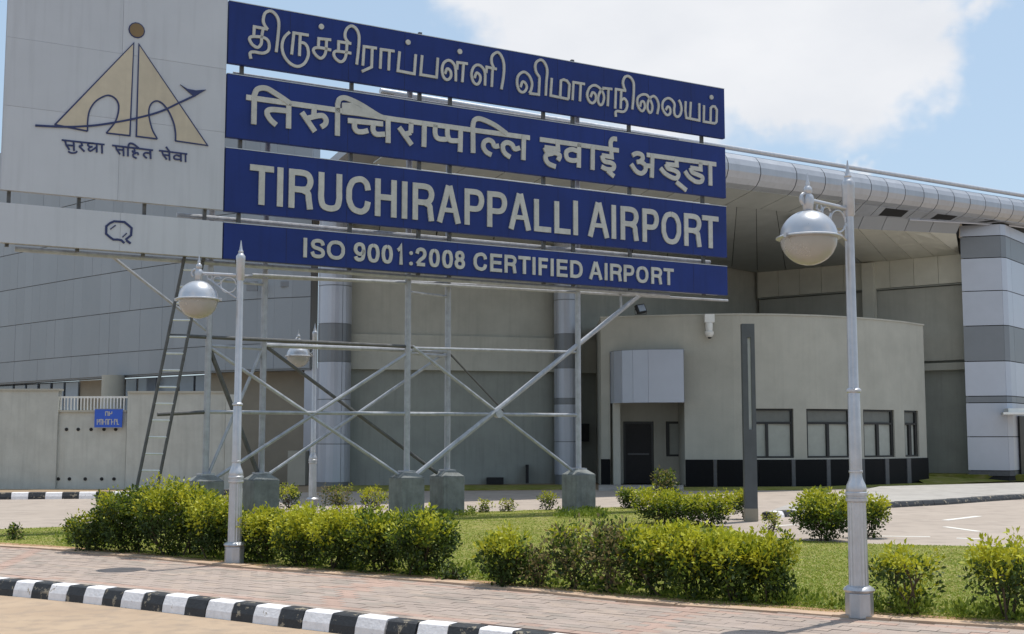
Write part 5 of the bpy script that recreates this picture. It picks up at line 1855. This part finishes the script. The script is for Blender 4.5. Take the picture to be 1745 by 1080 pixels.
def bush(px, py, wpx, topy, label, dens=1.0, yellow=0.35, dry=0.0, leggy=0.15, group='clipped shrubs bordering the lawn', cat='shrub', lsize=0.052, name='shrub', seed=None, flat=0.8, depth_scale=0.95):
    b = atZ(px, py)
    s = FPX / (b.y * math.cos(TH))
    rw = wpx / s / 2
    h = atY(px, topy, b.y).z
    root = thing(name, label, cat, (b.x, b.y, 0), group)
    seed = seed or int(px * 7 + py)
    rng = np.random.default_rng(seed)
    bot = h * leggy
    nb_ = int(max(14, 185 * dens * (rw / 0.35) * (h / 0.75)))
    cs = []
    lobes = rng.uniform(-0.28, 0.16, 7)
    tops = rng.uniform(0.84, 1.04, 6)
    tries = 0
    while len(cs) < nb_ and tries < 20000:
        tries += 1
        a = rng.uniform(0, 2 * math.pi)
        rr = rng.random() ** 0.5
        x, y = rr * math.cos(a), rr * math.sin(a)
        z = rng.uniform(0, 1)
        lim = 1.0 + lobes[int(a / (2 * math.pi) * 6.99)] + 0.10 * math.sin(3 * a + z * 5 + seed)
        prof = (math.sin(min(1.0, (z + 0.10) / flat) * math.pi / 2) ** 0.6) * (1 if z < flat else math.sqrt(max(0, 1 - ((z - flat) / (1.06 - flat)) ** 2)))
        if rr > prof * lim:
            continue
        if rng.random() > 0.25 + 0.75 * max(rr / (prof * lim), z ** 2):
            continue
        if z < 0.3 and rng.random() < 0.35:
            continue
        z *= tops[int((a / (2 * math.pi) * 5.99))] if z > 0.5 else 1
        cs.append((x * rw, y * rw * depth_scale, bot + z * (h - bot) - 0.03 + rng.normal(0, 0.02)))
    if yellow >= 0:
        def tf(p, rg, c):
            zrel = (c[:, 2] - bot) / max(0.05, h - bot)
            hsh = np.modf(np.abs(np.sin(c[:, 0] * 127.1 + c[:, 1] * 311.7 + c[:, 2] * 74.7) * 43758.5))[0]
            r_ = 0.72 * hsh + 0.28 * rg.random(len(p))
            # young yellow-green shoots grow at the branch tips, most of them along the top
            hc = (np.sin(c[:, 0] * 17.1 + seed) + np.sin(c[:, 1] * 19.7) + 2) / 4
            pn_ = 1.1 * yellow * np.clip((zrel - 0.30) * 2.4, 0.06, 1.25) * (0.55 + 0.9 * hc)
            o = np.where(r_ < pn_, 2, np.where(r_ < pn_ + 0.16 + 0.22 * zrel, 1, 0))  # dark leaves increase downwards, putting lower-crown shade into the colour
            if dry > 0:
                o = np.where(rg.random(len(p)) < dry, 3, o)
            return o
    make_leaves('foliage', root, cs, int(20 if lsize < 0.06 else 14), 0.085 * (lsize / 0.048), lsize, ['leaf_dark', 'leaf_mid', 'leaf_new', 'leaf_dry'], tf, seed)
    # stems
    q = MB()
    ns = max(3, int(5 * rw / 0.35))
    for i in range(ns):
        x0_, y0_ = rng.uniform(-0.35, 0.35) * rw, rng.uniform(-0.3, 0.3) * rw
        k = cs[int(rng.integers(len(cs)))]
        mid = ((x0_ + k[0]) / 2 + rng.uniform(-.04, .04), (y0_ + k[1]) / 2, bot + (k[2] - bot) * 0.4)
        q.tube([(x0_, y0_, -0.01), mid, k], [0.012, 0.009, 0.004], 'trunk', 5)
        for _ in range(3):
            k2 = cs[int(rng.integers(len(cs)))]
            q.tube([mid, ((mid[0] + k2[0]) / 2, (mid[1] + k2[1]) / 2, (mid[2] + k2[2]) / 2 + 0.03), k2], [0.007, 0.005, 0.003], 'trunk', 4)
    q.build('stem', root)
    return root
B = [
 (160, 939, 78, 872, 'leftmost low round shrub of the left hedge clump', 0.9, 0.30, 0, 0.12),
 (222, 941, 96, 838, 'dark green shrub in the left clump, in front of the ladder foot', 1.1, 0.25, 0, 0.10),
 (300, 946, 118, 822, 'tallest bushy shrub of the left clump, just right of the ladder', 1.1, 0.50, 0, 0.08),
 (362, 952, 86, 846, 'bushy shrub pressed against the left side of the lamp post', 1.1, 0.45, 0, 0.10),
 (446, 958, 92, 870, 'shrub just right of the lamp post, at the start of the central hedge', 1.0, 0.55, 0, 0.12),
 (514, 965, 96, 866, 'yellow-topped hedge shrub below the distant lamp post', 1.0, 0.70, 0, 0.12),
 (583, 970, 96, 870, 'middle shrub of the central hedge, below the clad column', 1.0, 0.60, 0, 0.12),
 (650, 975, 98, 868, 'dense central hedge shrub left of the front concrete pier', 1.05, 0.40, 0, 0.15),
 (718, 981, 104, 874, 'darkest shrub at the right end of the central hedge with bare stems', 1.05, 0.35, 0, 0.18),
 (862, 998, 86, 905, 'yellow-green shrub standing at the left end of the right hedge', 1.0, 0.60, 0, 0.10),
 (918, 1001, 62, 930, 'small dull olive shrub with thin twigs in the right hedge', 0.45, 0.12, 0.5, 0.12),
 (985, 1005, 96, 888, 'loose half-bare shrub left of the centre of the right hedge', 0.5, 0.35, 0.30, 0.15),
 (1046, 1010, 84, 888, 'brownish sparse shrub in the middle of the right hedge', 0.5, 0.20, 0.45, 0.15),
 (1110, 1015, 100, 892, 'green shrub with bright shoots right of the brownish one', 0.9, 0.60, 0.05, 0.15),
 (1180, 1021, 108, 898, 'bushy dark-hearted shrub in the right part of the right hedge', 1.0, 0.60, 0, 0.14),
 (1250, 1025, 108, 902, 'yellow-crowned shrub second from the right end of the right hedge', 1.0, 0.75, 0, 0.14),
 (1315, 1027, 84, 912, 'last shrub at the right end of the right hedge', 0.95, 0.65, 0, 0.16),
]
for i, t in enumerate(B):
    k_ = 1.13 if i < 9 else 1.04
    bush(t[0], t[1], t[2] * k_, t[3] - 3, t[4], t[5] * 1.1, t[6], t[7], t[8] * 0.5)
G2 = 'clipped shrubs on the far side of the lawn'
B2 = [
 (1072, 866, 34, 832, 'little shrub beside the entrance paving, left of the far clump', 0.9, 0.5, 0, 0.1),
 (1130, 893, 96, 834, 'wide clipped shrub on the far lawn in front of the annex door', 1.0, 0.7, 0, 0.08),
 (1208, 897, 86, 842, 'clipped shrub on the far lawn below the granite base', 1.0, 0.7, 0, 0.12),
 (1266, 884, 44, 836, 'small leafy shrub right at the foot of the charcoal pylon', 0.7, 0.8, 0, 0.2),
 (1402, 921, 112, 836, 'rounded shrub left of the nearest lamp post, at the road edge', 1.1, 0.55, 0, 0.08),
 (1481, 916, 62, 840, 'sunlit shrub showing right of the nearest lamp post', 0.9, 0.75, 0, 0.12),
]
for t in B2:
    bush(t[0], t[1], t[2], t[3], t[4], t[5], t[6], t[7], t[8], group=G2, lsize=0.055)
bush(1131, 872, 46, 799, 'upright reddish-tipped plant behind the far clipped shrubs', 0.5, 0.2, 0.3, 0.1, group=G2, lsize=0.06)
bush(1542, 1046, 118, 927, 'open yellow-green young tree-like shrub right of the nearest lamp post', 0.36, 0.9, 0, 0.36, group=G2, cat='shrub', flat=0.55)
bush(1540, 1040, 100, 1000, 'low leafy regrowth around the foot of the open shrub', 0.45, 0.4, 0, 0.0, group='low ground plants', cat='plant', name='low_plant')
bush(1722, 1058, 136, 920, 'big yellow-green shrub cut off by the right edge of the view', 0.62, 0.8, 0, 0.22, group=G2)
for k, (x_, y_, w_, t_, lb_, ye, dr_) in enumerate([
    (492, 868, 44, 826, 'loose green plant behind the hedge, right of the rear concrete pier', 0.4, 0.0),
    (575, 870, 50, 828, 'thin reddish-twigged plant in front of the clad column', 0.2, 0.5),
    (636, 868, 52, 830, 'sprawling yellow-green plant left of the front concrete pier', 0.9, 0.1),
    (827, 873, 22, 852, 'tiny yellowish seedling on the lawn edge, left of the pair', 0.9, 0.2),
    (865, 872, 26, 852, 'tiny seedling on the lawn edge, right of the yellowish one', 0.6, 0.2),
    (932, 869, 28, 837, 'single bright green sapling between two concrete piers', 0.8, 0.0),
    (772, 988, 46, 962, 'low weedy plant at the right foot of the central hedge', 0.2, 0.0),
    (24, 920, 22, 896, 'small upright plant alone at the far left of the lawn', 0.2, 0.2),
    (1315, 905, 30, 876, 'wispy plant at the lawn tip near the striped kerb', 0.5, 0.2),
]):
    bush(x_, y_, w_, t_, lb_, 0.42, ye, dr_, 0.05, group='small loose plants around the lawn', cat='plant', name='small_plant', lsize=0.05)
# tufts of longer grass round the piers and hedge feet
tuft_c = []
for (x0, x1, y0, y1, n_) in ((735, 806, 872, 882, 60), (950, 1032, 873, 884, 70), (663, 730, 874, 882, 40)):
    for _ in range(n_):
        p = atZ(random.uniform(x0, x1), random.uniform(y0, y1))
        tuft_c.append((p.x, p.y, 0.04))
for a in range(240):
    t = random.random()
    x_ = random.uniform(100, 1745)
    ye_ = float(np.interp(x_, [p[0] for p in edge_px], [p[1] for p in edge_px]))
    if 1350 < x_ < 1480 and random.random() < 0.5:
        continue
    p = atZ(x_, ye_ - random.uniform(6, 18))
    tuft_c.append((p.x, p.y, 0.035))
def tfg(p, rg, c):
    return np.where(rg.random(len(p)) < 0.5, 0, 1)
tu = make_leaves('tall_grass', None, tuft_c, 30, 0.10, 0.05, ['leaf_mid', 'grass_a'], tfg, 5, 1.2)
tu['kind'] = 'stuff'

# grass blades on the lawn
lp = [(p.x, p.y) for p in lawn_poly]
nB = 230000
xs, ys = [], []
rng = np.random.default_rng(3)
PXs = rng.uniform(-420, 2300, nB * 2)
PYs = rng.uniform(862, 1100, nB * 2)
pts = []
av = (PXs - 872.5) / FPX
bv = (540 - PYs) / FPX
dy = math.cos(TH) - bv * math.sin(TH)
dz = math.sin(TH) + bv * math.cos(TH)
tt = -CAMZ / dz
gx, gy = av * tt, dy * tt
poly_np = np.array(lp)
ins = np.zeros(len(gx), bool)
j = len(poly_np) - 1
for i in range(len(poly_np)):
    xi, yi = poly_np[i]
    xj, yj = poly_np[j]
    cnd = ((yi > gy) != (yj > gy)) & (gx < (xj - xi) * (gy - yi) / (yj - yi + 1e-12) + xi)
    ins ^= cnd
    j = i
gx, gy = gx[ins][:nB], gy[ins][:nB]
# bare patches
pat = np.sin(gx * 1.7 + 0.4 * gy) * np.sin(gy * 1.3 - 0.6 * gx + 1) + rng.normal(0, 0.5, len(gx))
keep = pat > -0.9
gx, gy, pat = gx[keep], gy[keep], pat[keep]
n = len(gx)
h = rng.uniform(0.010, 0.026, n)
a = rng.uniform(0, 2 * math.pi, n)
wd = 0.004 + 0.003 * rng.random(n) + 0.0003 * gy
lx, ly = rng.normal(0, 0.014, n), rng.normal(0, 0.014, n)
V = np.zeros((n, 3, 3))
V[:, 0] = np.stack([gx - np.cos(a) * wd, gy - np.sin(a) * wd, np.full(n, 0.003)], 1)
V[:, 1] = np.stack([gx + np.cos(a) * wd, gy + np.sin(a) * wd, np.full(n, 0.003)], 1)
V[:, 2] = np.stack([gx + lx, gy + ly, h], 1)
me = bpy.data.meshes.new('grass')
me.vertices.add(3 * n)
me.vertices.foreach_set('co', V.astype(np.float32).ravel())
me.loops.add(3 * n)
me.loops.foreach_set('vertex_index', np.arange(3 * n, dtype=np.int32))
me.polygons.add(n)
me.polygons.foreach_set('loop_start', np.arange(0, 3 * n, 3, dtype=np.int32))
me.polygons.foreach_set('loop_total', np.full(n, 3, dtype=np.int32))
me.materials.append(M['grass_a'])
me.materials.append(M['grass_b'])
me.polygons.foreach_set('material_index', (rng.random(n) < (0.22 - 0.10 * np.clip(pat, -1, 1))).astype(np.int32))
me.update(calc_edges=True)
go = bpy.data.objects.new('grass', me)
C.objects.link(go)
go['kind'] = 'stuff'
